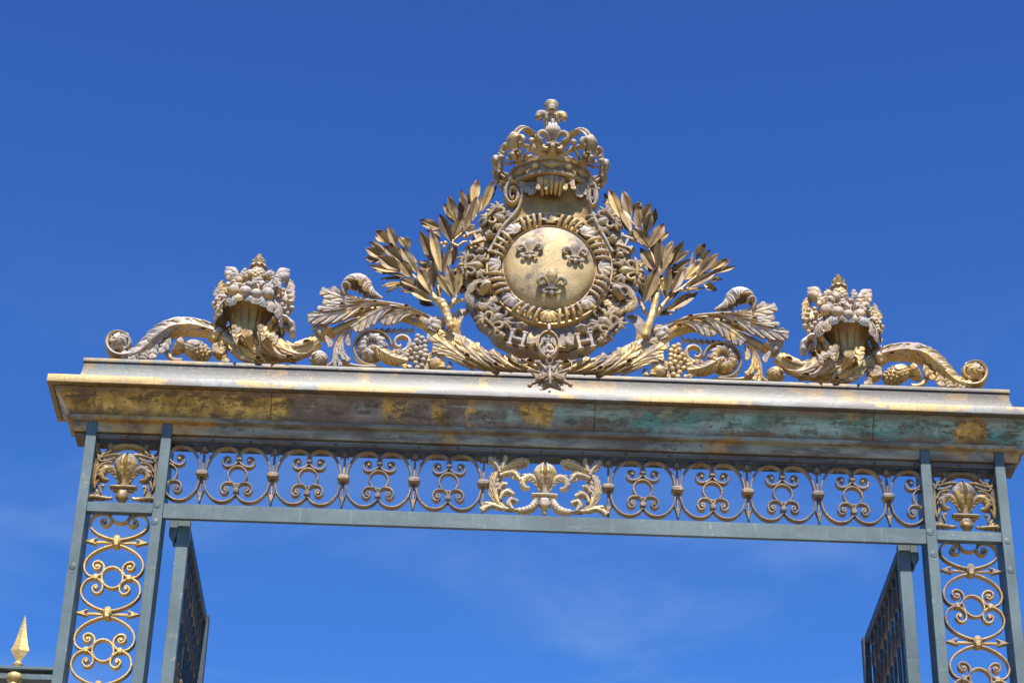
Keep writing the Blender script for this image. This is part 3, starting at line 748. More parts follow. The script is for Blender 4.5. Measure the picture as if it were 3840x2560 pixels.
# ================================================================== carved scrolls along the top
def relief(z):
    # the carving stands on the plinth: squeeze survey depths into its thickness
    return lambda x, y, Y=.1: z(x, y, .125+(Y-.1)*.62)
z1 = relief(Zm(300, 900, 2.352)); zb2 = relief(Zm(1100, 950, 2.352)); z6 = relief(Zm(1150, 1000, 3.733))
K1, K6 = 1/(2.352*560), 1/(3.733*560)
A = np.array
def flutes(n, k, tw=0.0): return lambda s, a: k*cos(n*a+tw*s)
def eye(m, p, L, W, ang, depth=.03):
    """raised drop-shaped eyelet with an open hole between two leaf lobes"""
    x, zv = rot2(ang); n = 16
    def ring(k, d): return [p+x*(L*k*(cos(a)-.35*(cos(a) > 0)*0) )+zv*(W*k*sin(a)*(1-.45*cos(a)))+A([0, -d, 0]) for a in np.linspace(0, 2*pi, n, endpoint=False)]
    v = []; rows = [ring(1.35, -.006), ring(1.2, .010), ring(1.0, .014), ring(.85, .006), ring(.6, -depth)]
    for r in rows: v += r
    f = grid_faces(len(rows), n, True); f.append(tuple((len(rows)-1)*n+j for j in range(n)))
    m.add(v, [q[::-1] for q in f])
def hole_shade(p, L, W, ang):
    """dark hollow as a black plug, painting the shade inside an eyelet"""
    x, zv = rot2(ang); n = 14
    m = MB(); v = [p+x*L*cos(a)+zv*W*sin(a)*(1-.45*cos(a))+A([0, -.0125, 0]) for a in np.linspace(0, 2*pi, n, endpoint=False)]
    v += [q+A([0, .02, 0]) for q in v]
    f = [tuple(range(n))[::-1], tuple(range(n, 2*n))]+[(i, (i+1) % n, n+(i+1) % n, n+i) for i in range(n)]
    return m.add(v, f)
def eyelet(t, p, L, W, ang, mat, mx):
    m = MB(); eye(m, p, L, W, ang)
    o = obj('eyelet', m, mat, t, mx); obj('hollow_shade', hole_shade(p, L*.8, W*.75, ang), M_HOLE_SHADE, o, mx)  # black plug in the opening stands in for its shade
def swirl_ball(c, r, n=7, k=.09, tw=5.0, m=None):
    return ball(c, r, m, 48, 30, disp=lambda a, b: k*(abs(sin((n*b+tw*a)/2))-.6)*min(1, 1.6*sin(a)+.15), R=A([[1, 0, 0], [0, 0, -1], [0, 1, 0]]))
def petal_fan(m, c, r0, r1, a0, a1, n, Y=0.0, w=.04, dome=.03, nl=3, **kw):
    for i in range(n):
        a = a0+(a1-a0)*(i+.5)/n
        d = A([cos(a), 0, sin(a)])
        pts = [c+d*(r0+(r1-r0)*t)+A([0, Y-dome*sin(pi*min(1, t*1.05))*1.0, 0]) for t in (0, .35, .7, 1)]
        leaf(pts, [w*.5, w, w*.9, w*.25], nl=nl, nv=11, n=18, gd=.25, notch=.3, thick=.012, cam=4, m=m, **kw)

def tail_scroll(mx, lab):
    MS = M_SCULPT_WARM if mx else M_SCULPT
    s = -1 if not mx else 1
    base = z1(700, 1040); base[0] *= (-1 if mx else 1)
    t = thing('tail_scroll', lab, 'scroll ornament', (base[0], .1, 10.03), 'tail scrolls at the ends of the cornice')
    P = [(1185, 822), (1080, 795), (960, 778), (860, 782), (770, 812), (690, 868), (610, 935), (530, 995), (450, 1030), (365, 1042), (290, 1020), (248, 965), (244, 905), (278, 855), (338, 836), (402, 852), (440, 898), (432, 950), (392, 972), (352, 952), (350, 918), (380, 908)]
    r = A([52, 70, 82, 86, 84, 76, 60, 42, 30, 24, 22, 22, 22, 21, 20, 19, 18, 17, 16, 15, 14, 10])*K1
    rd = A([52, 70, 80, 84, 82, 78, 78, 78, 80, 84, 86, 86, 84, 80, 76, 70, 64, 56, 48, 40, 32, 20])*K1
    W = tr(z1, P, .1)
    obj('scroll_stem', tube(W, r, rd, n=150, ns=28, disp=lambda s, a: .05*cos(9*a)*(s < .45)+.07*cos(6*a+3*s)*(s >= .45)), MS, t, mx)
    m = MB()
    # three overlapping leaves wrapped on the stem, lobes running toward the roll
    leaf(W[0:7], A([45, 95, 125, 120, 90, 55, 8])*K1, A([45, 60, 70, 60, 45, 30, 8])*K1, 6, R=r[0:7]+.004, th0=-.15, lift=.012, flare=.02, gd=.34, notch=.5, m=m)
    leaf(W[2:10], A([35, 90, 130, 130, 115, 80, 50, 8])*K1, A([30, 50, 60, 55, 45, 30, 20, 6])*K1, 7, R=r[2:10]+.010, th0=-.25, lift=.016, flare=.012, gd=.34, notch=.5, m=m)
    leaf(W[0:6], A([30, 60, 75, 70, 50, 6])*K1, None, 4, R=r[0:6]+.004, th0=1.3, lift=.012, gd=.3, notch=.45, m=m)
    # drooping lobes reaching the cornice
    for a in ([(800, 850), (770, 900), (740, 940), (700, 990)], [(690, 900), (655, 950), (640, 1000), (640, 1045)], [(600, 960), (570, 1000), (555, 1030), (550, 1045)], [(520, 1000), (490, 1020), (455, 1040), (420, 1044)]):
        leaf(tr(z1, a, .01), A([24, 46, 48, 8])*K1, None, 3, gd=.4, notch=.4, cam=6, thick=.015, nv=15, m=m)
    obj('roll_core', swirl_ball(z1(345, 915, .1), (.070, .07, .078), 5, .12, 6), MS, t, mx)
    # carving inside the roll
    cc = z1(348, 912)
    for k in range(5):
        a = .4+k*1.15
        pts = [cc+A([cos(a+.5*q)*q*.095, -.035-.035*(1-q), sin(a+.5*q)*q*.105]) for q in (.15, .5, .85)]
        leaf(pts, [.012, .026, .008], nl=3, nv=11, n=16, gd=.3, cam=4, m=m)
    obj('acanthus_leaf', m, MS, t, mx)
    for x, y, a in ((1015, 712, -.3), (770, 742, .5), (1090, 790, -.2)): eyelet(t, z1(x, y, .1-.085), .020, .009, a, MS, mx)
    ring = MB()      # leafy collar closing the stem
    cp = z1(1195, 845); dirn = A([.85, 0, -.35]); 
    lathe([(.035, -.05), (.048, -.045), (.055, -.025), (.052, -.01), (.062, .0), (.066, .018), (.055, .035), (.03, .04)], (np.column_stack([A([0, 1, 0]), np.cross(dirn/np.linalg.norm(dirn), A([0, 1, 0])), dirn/np.linalg.norm(dirn)]), cp), 40, ring, disp=lambda s, a: .09*cos(8*a)*(s > .3))
    obj('collar', ring, MS, t, mx)
    # seed pod with its calyx, tucked under the stem
    pod = MB(); pc = z1(1030, 975); ax = z1(1140, 1030)-z1(930, 930); ax /= np.linalg.norm(ax); up = np.cross(ax, A([0, 1, 0]))
    Rm = np.column_stack([ax, A([0, 1, 0]), up])
    ball(pc, (.105, .062, .062), pod, 30, 20, R=Rm)
    for k in range(9):
        a = k*2*pi/9
        pts = [pc+Rm@A([x, .066*cos(a)*math.sqrt(max(0, 1-(x/.112)**2))*1.05, .066*sin(a)*math.sqrt(max(0, 1-(x/.112)**2))*1.05]) for x in (-.10, -.06, -.02, .015)]
        fr = Rm@A([0, cos(a), sin(a)])
        leaf(pts, [.012, .026, .024, .004], nl=2, nv=9, n=14, front=fr, gd=.2, thick=.008, m=pod)
    obj('seed_pod', pod, M_SCULPT_WARM, t, mx)
    sd_ = MB()
    for i in range(5):
        for j in range(9):
            x = .008+i*.021; a = j*2*pi/9+(i % 2)*.35; rr = .062*math.sqrt(max(0.02, 1-(x/.108)**2))
            ball(pc+Rm@A([x, rr*cos(a), rr*sin(a)]), .0125, sd_, 8, 6)
    obj('seeds', sd_, M_SCULPT_WARM, t, mx)
    cal = MB(); qc = z1(885, 950)
    for k in range(7):
        a = k*2*pi/7
        fr = Rm@A([-.35, cos(a), sin(a)])
        pts = [qc+Rm@A([x, q*cos(a), q*sin(a)]) for x, q in ((.035, .02), (.005, .058), (-.025, .070), (-.030, .055))]
        leaf(pts, [.014, .030, .030, .016], nl=1, nv=9, n=12, front=fr, notch=.1, gd=.05, thick=.012, m=cal)
    obj('calyx', cal, M_SCULPT_WARM, t, mx)
    tube(tr(z1, [(760, 930), (765, 980), (790, 1030), (840, 1062), (900, 1070)], .09), [.022, .02, .018, .02, .024], n=20, ns=10, m=(b := MB()))
    obj('pod_stalk', b, M_SCULPT_WARM, t, mx)
    # small leaf cup beside the pod
    c = MB(); lc = z1(1235, 985)
    swirl_ball(lc+A([0, .02, 0]), (.052, .05, .062), 5, .06, 3, c)
    for a in ([(1300, 910), (1250, 905), (1195, 930), (1180, 985)], [(1300, 930), (1270, 950), (1245, 975), (1240, 1000)], [(1250, 905), (1215, 920), (1205, 960), (1225, 990)], [(1300, 1010), (1275, 1030), (1290, 1060), (1325, 1070)], [(1240, 1060), (1265, 1065), (1295, 1068), (1325, 1075)]):
        leaf(tr(z1, a, .035), A([16, 32, 32, 8])*K1, None, 3, gd=.35, notch=.4, cam=6, thick=.012, nv=13, m=c)
    obj('leaf_cup', c, M_SCULPT_WARM, t, mx)

def bowl_scroll(mx, lab):
    base = z1(1650, 1090); base[0] *= (-1 if mx else 1)
    t = thing('bowl_scroll', lab, 'scroll ornament', (base[0], .1, 10.03), 'curved scrolls carrying the fruit baskets')
    P = [(1225, 848), (1300, 885), (1370, 935), (1450, 985), (1545, 1010), (1660, 1012), (1780, 1002), (1900, 985), (2000, 945), (2085, 890)]
    r = A([46, 60, 76, 92, 92, 90, 92, 96, 86, 76])*K1
    W = tr(z1, P, .1)
    obj('bowl_stem', tube(W, r, r*.75, n=70, ns=48, disp=flutes(13, .035, 3)), M_SCULPT_WARM, t, mx)
    m = MB()
    # broad leaves sweeping up and to the left out of the bowl
    for a, wa, wb, nl, Y in (
        ([(1910, 1080), (1800, 1040), (1650, 985), (1540, 930), (1440, 850, -.10), (1370, 765, -.12)], [30, 70, 85, 80, 60, 10], [25, 40, 45, 45, 35, 8], 7, -.02),
        ([(2040, 1000), (1950, 1030), (1830, 1030), (1710, 985), (1620, 900, -.11), (1580, 750, -.16)], [20, 55, 80, 85, 70, 10], [20, 35, 42, 42, 35, 8], 7, -.035),
        ([(2080, 960), (2000, 1000), (1900, 1000), (1800, 960), (1740, 900)], [15, 45, 65, 60, 8], [15, 30, 35, 30, 6], 5, -.045),
        ([(2060, 880), (1980, 920), (1890, 930), (1800, 915), (1740, 880)], [10, 30, 42, 40, 6], [8, 20, 28, 26, 6], 4, .0),
        ([(1560, 1080), (1450, 1040), (1370, 985), (1320, 920)], [15, 40, 45, 8], [15, 30, 30, 6], 4, .0),
        ([(1640, 1085), (1590, 1010), (1520, 950), (1480, 860, -.14), (1490, 790, -.16)], [15, 45, 50, 40, 6], [12, 28, 30, 25, 5], 5, -.03)):
        leaf(tr(z1, a, Y), A(wa)*K1, A(wb)*K1, max(3, nl-2), gd=.26, notch=.42, lean=.32, rib=.16, cam=2.0, thick=.02, m=m)
    for a in ([(1380, 930), (1375, 850), (1380, 800), (1350, 745)], [(1600, 900), (1620, 840), (1620, 790), (1580, 745)], [(1700, 930), (1720, 880), (1690, 840), (1650, 840)]):
        leaf(tr(z1, a, -.155), A([20, 46, 46, 6])*K1, None, 4, gd=.35, notch=.45, lean=.2, cam=4, thick=.014, nv=17, m=m)
    obj('acanthus_leaf', m, M_SCULPT_WARM, t, mx)
    for x, y, a, Y in ((1575, 1045, -.3, -.055), (1845, 1030, .25, -.06), (2000, 895, .35, .01)): eyelet(t, z1(x, y, Y), .023, .010, a, M_SCULPT_WARM, mx)
    # ruffled collar at the upper end
    ring = MB(); cp = z6(205, 945); dd = A([.72, 0, .69])
    lathe([(.040, -.035), (.055, -.03), (.060, -.012), (.052, .0), (.058, .02), (.066, .045), (.074, .06), (.060, .058), (.04, .03)], (np.column_stack([A([0, 1, 0]), np.cross(dd, A([0, 1, 0])), dd]), cp), 44, ring, disp=lambda s, a: .13*cos(5*a+.6)*(s > .45))
    for a in ([(240, 950), (200, 890), (130, 850), (75, 860)], [(255, 960), (300, 1010), (330, 1060), (320, 1120)], [(230, 940), (215, 900), (230, 860), (260, 840)]):
        leaf(tr(z6, a, .02), A([30, 50, 46, 20])*K6, None, 2, gd=.2, notch=.2, cam=5, curl=.3, thick=.012, nv=13, m=ring)
    obj('collar', ring, M_SCULPT, t, mx)
    # rolled drip leaf beside the neck of the basket
    v = MB(); cc = z1(1770, 800, .02)
    for k in range(6):
        a = .3+k*.52
        pts = [cc+A([cos(a)*.075*q, .02-.05*(1-q), sin(a)*.085*q]) for q in (.35, .7, 1.0)]+[cc+A([cos(a)*.080, .05, sin(a)*.09])]
        leaf(pts, [.012, .024, .026, .014], nl=2, nv=11, n=16, gd=.3, cam=3, thick=.016, m=v)
    tube([cc+A([.085*cos(a), .0, .095*sin(a)]) for a in np.linspace(-.5, 3.3, 12)], [.012]+[.024]*10+[.012], [.03]+[.05]*10+[.02], n=40, ns=12, m=v, disp=lambda s, a: .12*sin(30*s))
    obj('rolled_leaf', v, M_SCULPT, t, mx)

def arch_scroll(mx, lab):
    base = z6(1200, 1000); base[0] *= (-1 if mx else 1)
    t = thing('acanthus_arch', lab, 'scroll ornament', (base[0], .1, 10.3), 'arched acanthus branches beside the emblem')
    P = [(760, 752), (620, 802), (480, 866), (340, 930), (215, 985)]
    r = A([76, 72, 68, 64, 60])*K6
    W = tr(z6, P, .1)
    obj('arch_stem', tube(W, r, r*.85, n=40, ns=40, disp=flutes(11, .03)), M_SCULPT_WARM, t, mx)
    P = [(1765, 826), (1650, 775), (1500, 705), (1350, 662), (1200, 640), (1050, 625), (900, 618), (750, 612), (600, 600), (450, 580), (320, 560), (230, 550)]
    r = A([108, 120, 132, 136, 138, 138, 134, 130, 126, 112, 80, 30])*K6; rd = A([106, 110, 112, 110, 104, 98, 92, 84, 72, 54, 36, 14])*K6
    obj('arch_body', tube(tr(z6, P, .1), r, rd*.75, n=90, ns=40, disp=flutes(13, .02, 2)), M_SCULPT_WARM, t, mx)
    m = MB()
    for a, wp, wm, nl, Y, cam in (   # heading left, +N is up
        ([(1640, 672), (1520, 640), (1390, 632), (1260, 650), (1130, 690), (1020, 745)], [18, 44, 56, 60, 50, 8], [30, 110, 150, 150, 120, 12], 5, -.02, 1.6),
        ([(1420, 580), (1250, 556), (1080, 585), (930, 650), (800, 725), (690, 805), (630, 850)], [14, 40, 56, 64, 64, 52, 8], [30, 110, 160, 165, 140, 100, 12], 6, -.04, 1.4),
        ([(1180, 515), (1000, 505), (840, 525), (660, 572), (480, 622), (280, 668), (90, 692), (15, 700)], [14, 44, 66, 84, 96, 92, 60, 10], [24, 90, 140, 160, 155, 130, 85, 10], 7, -.045, .9),
        ([(950, 474), (800, 466), (660, 455), (520, 430), (400, 395), (290, 355), (200, 325)], [10, 26, 44, 66, 84, 72, 10], [14, 60, 90, 105, 100, 76, 10], 5, -.02, .9),
        ([(700, 445), (580, 420), (500, 385), (430, 330), (360, 280)], [10, 24, 34, 36, 8], [10, 40, 54, 50, 8], 3, .0, 2.0),
        ([(760, 522), (620, 522), (480, 517), (340, 503), (225, 475)], [10, 44, 58, 52, 8], [14, 52, 66, 56, 8], 4, -.06, 1.4),
        ([(560, 572), (430, 587), (300, 583), (150, 566)], [10, 44, 54, 10], [14, 40, 50, 8], 3, -.07, 2.0)):
        leaf(tr(z6, a, Y), A(wp)*K6, A(wm)*K6, nl, gd=.26, notch=.42, lean=.30, rib=.13, cam=cam, thick=.02, m=m)
    # lower fringe on the shaded back of the arch
    for x in range(940, 1480, 85):
        leaf(tr(z6, [(x+50, 850), (x+30, 880), (x, 905), (x-20, 920)], .17), A([20, 34, 34, 6])*K6, None, 2, gd=.3, notch=.3, thick=.012, nv=9, n=14, m=m)
    # top rib
    tube(tr(z6, [(1740, 700), (1600, 630), (1420, 560), (1250, 520), (1050, 490), (880, 470), (720, 440), (600, 400), (520, 340)], .03), A([10, 16, 18, 18, 18, 18, 18, 16, 10])*K6, n=50, ns=10, m=m)
    obj('acanthus_leaf', m, M_SCULPT, t, mx)
    # the leaf tip that curls over at the top
    C = [(605, 425), (595, 340), (622, 282), (680, 245), (758, 265), (810, 322), (885, 378), (965, 410), (1060, 440)]
    Rr = A([80, 118, 150, 172, 164, 136, 100, 60, 14])*K6
    CW = tr(z6, C, .05)
    for sgn in (1,):
        c = MB()
        leaf(CW, A([60, 180, 290, 330, 310, 260, 190, 110, 16])*K6, A([60, 180, 290, 330, 310, 260, 190, 110, 16])*K6, 6, R=Rr, th0=-pi/2, n=110, nv=61, gd=.10, notch=.22, lean=.10, rib=.03, fine=.03, thick=.016, m=c)
    tube(tr(z6, [(530, 400), (495, 330), (505, 275), (545, 250), (595, 268), (608, 300)], -.01), A([16, 22, 26, 28, 30, 16])*K6, A([70, 90, 90, 80, 60, 30])*K6, n=30, ns=12, m=c)
    obj('curled_tip', c, M_SCULPT, t, mx)
    for x, y, a, Y in ((1555, 700, .25, -.03), (1395, 555, .25, .02), (505, 525, .1, -.055), (960, 495, .15, -.01), (780, 600, .0, -.05), (1220, 580, .2, -.03)): eyelet(t, z6(x, y, Y), .018, .0085, a, M_SCULPT, mx)
    ring = MB(); cp = z6(1790, 850); dd = A([.90, 0, -.43])
    lathe([(.05, -.055), (.060, -.05), (.064, -.03), (.056, -.015), (.062, .0), (.068, .02), (.064, .045), (.05, .06)], (np.column_stack([A([0, 1, 0]), np.cross(dd, A([0, 1, 0])), dd]), cp), 44, ring, disp=lambda s, a: .10*cos(7*a)*(s > .3))
    for a in ([(1740, 800), (1770, 740), (1830, 720), (1880, 780)], [(1700, 870), (1720, 840), (1780, 850), (1830, 900)], [(1690, 930), (1710, 970), (1740, 1010), (1760, 1050)], [(1850, 790), (1880, 760), (1900, 740), (1915, 730)]):
        leaf(tr(z6, a, .015), A([24, 44, 46, 16])*K6, None, 2, gd=.25, notch=.25, cam=5, curl=.25, thick=.014, nv=13, m=ring)
    obj('collar', ring, M_SCULPT, t, mx)

def rosette_scroll(mx, lab):
    MS = M_SCULPT_WARM if mx else M_SCULPT
    base = z6(1000, 1420); base[0] *= (-1 if mx else 1)
    t = thing('rosette_scroll', lab, 'scroll ornament', (base[0], .1, 10.03), 'rosette scrolls under the arched branches')
    R = [(1190, 1120), (1150, 1020), (1060, 940), (930, 912), (800, 945), (700, 1030), (662, 1150), (690, 1270), (770, 1355), (870, 1392), (960, 1375)]
    obj('ring_band', tube(tr(z6, R, .10), A([22]*10+[14])*K6, A([70]*10+[40])*K6, n=70, ns=12), M_SCULPT_WARM, t, mx)
    m = MB(); c = z6(915, 1125)
    for k in range(11):
        a = k*2*pi/11
        d = A([cos(a), 0, sin(a)*1.1]); q = A([-sin(a), 0, cos(a)*1.1])
        pts = [c+d*.025+A([0, -.02, 0]), c+d*.055+q*.006+A([0, -.05, 0]), c+d*.088+q*.018+A([0, -.035, 0]), c+d*.104+q*.030+A([0, .0, 0])]
        leaf(pts, [.014, .028, .030, .008], nl=3, nv=13, n=22, gd=.35, notch=.4, cam=5, thick=.012, m=m)
    ball(c+A([0, .03, 0]), (.105, .05, .115), m, 30, 16)
    obj('rosette', m, MS, t, mx)
    # leafy horn leaving the rosette
    h = MB(); H = [(905, 1115), (960, 1140), (1030, 1200), (1120, 1265), (1220, 1310), (1330, 1330), (1420, 1340)]
    HR = A([34, 44, 84, 98, 86, 60, 30])*K6; HW = tr(z6, H, .035)
    tube(HW, HR, n=50, ns=32, m=h, disp=flutes(11, .045, 2))
    leaf(HW[1:], A([40, 110, 130, 110, 80, 20])*K6, A([50, 120, 140, 120, 90, 20])*K6, 6, R=HR[1:]+.002, th0=.1, lift=.008, flare=.01, gd=.34, notch=.5, lean=.22, thick=.014, m=h)
    for a in ([(1180, 1190), (1250, 1170), (1310, 1180), (1360, 1170)], [(1130, 1210), (1200, 1230), (1260, 1260), (1310, 1290)], [(1250, 1330), (1310, 1350), (1380, 1380), (1470, 1395)], [(1290, 1250), (1350, 1240), (1390, 1200), (1420, 1150)]):
        leaf(tr(z6, a, -.01), A([20, 40, 40, 8])*K6, None, 3, gd=.35, notch=.45, cam=4, thick=.012, nv=13, m=h)
    obj('leaf_horn', h, M_SCULPT_WARM, t, mx)
    eyelet(t, z6(1050, 1175, -.025), .022, .012, -.5, M_SCULPT_WARM, mx)
    cu = MB(); Cc = [(1340, 1200), (1410, 1160), (1440, 1090), (1420, 1020), (1350, 985), (1275, 1005), (1235, 1060), (1250, 1115), (1300, 1125), (1320, 1090)]
    tube(tr(z6, Cc, .06), A([40, 40, 36, 32, 30, 30, 28, 26, 22, 12])*K6, A([50, 56, 60, 64, 66, 66, 60, 50, 40, 20])*K6, n=60, ns=20, m=cu, disp=flutes(7, .06, 4))
    obj('curl', cu, MS, t, mx)
    # hanging leaf and the rolled ball at its foot
    hl = MB()
    tube(tr(z6, [(570, 900), (475, 965), (425, 1060), (405, 1170), (385, 1290), (335, 1365), (240, 1395)], .09), A([40, 36, 32, 30, 28, 26, 20])*K6, n=40, ns=16, m=hl, disp=flutes(7, .06))
    for a, wp, wm, nl, Y in (([(590, 880), (490, 960), (430, 1060), (400, 1180), (385, 1300), (400, 1400)], [10, 30, 36, 34, 30, 8], [12, 60, 80, 74, 60, 10], 6, .03),
                         ([(560, 930), (500, 1020), (490, 1120), (520, 1220), (580, 1280), (605, 1300)], [10, 50, 66, 60, 40, 8], [10, 36, 40, 36, 24, 6], 5, .01),
                         ([(630, 870), (600, 950), (580, 1040), (595, 1105)], [10, 46, 50, 8], [10, 40, 40, 8], 4, .02),
                         ([(420, 1260), (450, 1310), (470, 1350), (490, 1375)], [14, 36, 36, 10], [12, 30, 30, 8], 2, .0)):
        leaf(tr(z6, a, Y), A(wp)*K6, A(wm)*K6, nl, gd=.34, notch=.5, lean=.2, rib=.15, cam=3, thick=.016, nv=19, m=hl)
    obj('hanging_leaf', hl, MS, t, mx)
    bb = swirl_ball(z6(172, 1300, .08), (.064, .062, .062), 6, .12, 6)
    obj('rolled_ball', bb, MS, t, mx)
    # low foliage bed on the cornice
    fb = MB(); z0 = 10.026
    p = tr(z6, [(480, 1330), (560, 1370), (660, 1400), (800, 1415), (950, 1415), (1060, 1425)], .09)
    tube(p, A([22, 34, 36, 34, 30, 16])*K6, A([60]*6)*K6, n=40, ns=12, m=fb)
    obj('base_foliage', fb, MS, t, mx)
    # grapes
    G = [(1555, 975), (1615, 1005), (1540, 1040), (1585, 1070), (1655, 1060), (1495, 1105), (1598, 1140), (1655, 1125), (1535, 1150), (1460, 1175), (1660, 1185), (1595, 1215), (1520, 1220), (1405, 1245), (1660, 1250), (1555, 1280), (1468, 1295), (1630, 1310), (1525, 1355), (1610, 1390), (1550, 1420)]
    for i, (x, y) in enumerate(G):
        q = z6(x, y, .03-.02*(i % 3)/2)
        obj('grape', ball(q, .0215, None, 18, 12), MS, t, mx)
    core = MB(); 
    for x, y in ((1590, 1060), (1580, 1150), (1540, 1230), (1580, 1310), (1580, 1390)): ball(z6(x, y, .09), (.045, .03, .05), core, 12, 8)
    obj('grape_core', core, M_SCULPT_WARM, t, mx)
    # leaf cup by the cradle
    c = MB(); swirl_ball(z6(1810, 1370, .08), (.058, .06, .058), 5, .05, 2, c)
    for a in ([(1930, 1225), (1860, 1225), (1800, 1250), (1770, 1300), (1775, 1370)], [(1900, 1240), (1860, 1270), (1840, 1330), (1850, 1400)], [(1920, 1250), (1910, 1290), (1900, 1340), (1905, 1400)], [(1800, 1200), (1740, 1210), (1700, 1260), (1700, 1320)], [(1690, 1330), (1680, 1380), (1670, 1420), (1655, 1435)], [(1960, 1420), (1990, 1400), (2010, 1390), (2030, 1385)]):
        leaf(tr(z6, a, .01), A([16, 40, 44, 40, 8])[:len(a)]*K6, None, 4, gd=.35, notch=.45, lean=.2, cam=5, thick=.012, nv=15, m=c)
    tube(tr(z6, [(1900, 1440), (1970, 1430), (2020, 1400), (2015, 1350), (1970, 1330)], .12), A([18, 20, 20, 16, 8])*K6, n=20, ns=10, m=c)
    obj('leaf_cup', c, M_SCULPT_WARM, t, mx)

tail_scroll(False, 'pale carved scroll curling onto the cornice at its far left end')
tail_scroll(True, 'carved scroll curling onto the cornice at its far right end')
bowl_scroll(False, 'golden leafy curved scroll beneath the left basket of fruit')
bowl_scroll(True, 'golden leafy curved scroll beneath the right basket of fruit')
arch_scroll(False, 'arched acanthus branch with a curled tip, left of the round emblem')
arch_scroll(True, 'arched acanthus branch with a curled tip, right of the round emblem')
rosette_scroll(False, 'rosette scroll with a grape bunch under the left arched branch')
rosette_scroll(True, 'rosette scroll with a grape bunch under the right arched branch')

# ---- fruit baskets
def fruit_basket(mx, lab, mf):
    sx = -1 if mx else 1
    cx, cy = z1(1525, 600)[0], .125
    ctr = lambda x, y, Y: z1(x, y, .1+(Y-.1)/.62)
    bz = z1(1480, 800)[2]
    t = thing('fruit_basket', lab, 'fruit basket', (sx*cx, cy, bz), 'fruit baskets on the curved scrolls')
    # fluted neck and flaring bowl
    zt = z1(1500, 560)[2]; H = zt-bz
    prof = [(.095, -.14), (.108, -.06), (.120, .0), (.128, .04), (.142, .085), (.160, .115), (.184, .138), (.200, .155), (.194, .17), (.0, .175)]
    cxx = z1(1490, 700)[0]
    bk = lathe(prof, (np.eye(3), A([cxx, cy, bz])), 144, disp=lambda s, a: -.10*max(0, cos(13*a))**4*(.12 < s < .48))
    obj('basket', bk, M_NECK if mx else M_DARKGILT, t, mx)  # darker gilding puts the shade under fruit and leaves into the bowl colour
    zr = bz+.160
    # drooping vine leaves round the rim
    lf = MB()
    for k in range(26):
        a = -pi/2+k*2*pi/26+rnd.uniform(-.06, .06)*(k > 0)
        d = A([cos(a), sin(a), 0]); r0 = .170
        side = abs(cos(a)); dr = rnd.uniform(.055, .085)+.12*side**2; o = rnd.uniform(.050, .072)+.02*side
        wl = rnd.uniform(.040, .056)*(1 if k % 2 == 0 else .85); dr *= (1 if k % 2 == 0 else rnd.uniform(.6, 1.25))
        c = A([cxx+.012, cy, zr+.012])
        pts = [c+d*r0*.7+A([0, 0, .02]), c+d*(r0+o*.5)+A([0, 0, .014]), c+d*(r0+o)+A([0, 0, -dr*.45]), c+d*(r0+o*.9)+A([0, 0, -dr])]
        q = leaf(pts, [.015, wl*.8, wl, .006], nl=3, nv=17, n=24, front=d+A([0, 0, .35]), gd=.14, notch=.55, lean=.35, thick=.005)
        if k in (0, 2, 24): obj('front_vine_leaf', q, M_VERDI, t, mx)
        else: lf.mb(q)
    obj('vine_leaves', lf, mf, t, mx)
    mz = z1(1520, 440)[2]
    obj('fruit_mound', ball((cx, cy+.02, mz-.01), (.150, .09, .115), None, 28, 16), mf, t, mx)
    front = .10-.16
    def fruit(name, x, y, Y, r, kind, tilt=0.0):
        if mx: x = 3050-x      # both baskets hold their fruit in the same order
        p = ctr(x, y, Y); m = MB()
        if kind == 'round':      # apple / peach with a crease
            ball(p, r, m, 32, 20, disp=lambda a, b: -.16*math.exp(-(((b-tilt+pi) % (2*pi)-pi)/.14)**2)*sin(a)-.14*math.exp(-(a/.35)**2)+.03*cos(2*a))
        elif kind == 'pom':      # pomegranate with a split
            ball(p, r, m, 32, 20, disp=lambda a, b: -.16*math.exp(-(((b+pi/2+pi) % (2*pi)-pi)/.16)**2)*math.exp(-((a-1.2)/.45)**2)+.14*math.exp(-(a/.22)**2)*(1+.4*cos(6*b)))
        elif kind == 'egg':
            ball(p, r, m, 24, 16, disp=lambda a, b: .02*cos(8*b)*sin(a))
        elif kind == 'pear':
            tube([p+A([-r*1.2, 0, r*.9]), p+A([-r*.5, 0, r*.5]), p, p+A([r*.7, 0, -r*.4])], [.2*r, .62*r, r, .35*r], n=24, ns=18, m=m)
        obj(name, m, mf, t, mx)
    S = 1/(2.352*560)
    F = front-.025
    fruit('peach', 1358, 450, F+.01, 60*S, 'round', 4.9)
    fruit('pomegranate', 1460, 462, F-.02, 62*S, 'pom')
    fruit('fig', 1553, 478, F-.02, 52*S, 'egg')
    fruit('apple', 1655, 474, F+.0, 62*S, 'round', 5.6)
    fruit('apple', 1395, 360, F+.05, 46*S, 'round', 3.8)
    fruit('apple', 1440, 330, F+.07, 50*S, 'round', 1)
    fruit('pear', 1620, 400, F+.03, 48*S, 'pear')
    fruit('peach', 1710, 390, F+.06, 48*S, 'round', 5.0)
    fruit('apple', 1670, 320, F+.12, 44*S, 'round', 2.2)
    fruit('fig', 1535, 410, F+.02, 36*S, 'egg')
    fruit('plum', 1490, 395, F+.03, 34*S, 'egg')
    fruit('plum', 1580, 350, F+.05, 30*S, 'egg')
    fruit('plum', 1310, 400, F+.08, 34*S, 'egg')
    for nm, x, y, d, r_, kd in (('peach', 1360, 385, .05, 40, 'round'), ('apple', 1745, 430, .05, 40, 'round'), ('pear', 1345, 335, .08, 40, 'pear'), ('plum', 1690, 430, .02, 34, 'egg'), ('peach', 1500, 300, .12, 42, 'round'), ('plum', 1507, 515, .0, 26, 'egg')): fruit(nm, x, y, F+d, r_*S, kd)
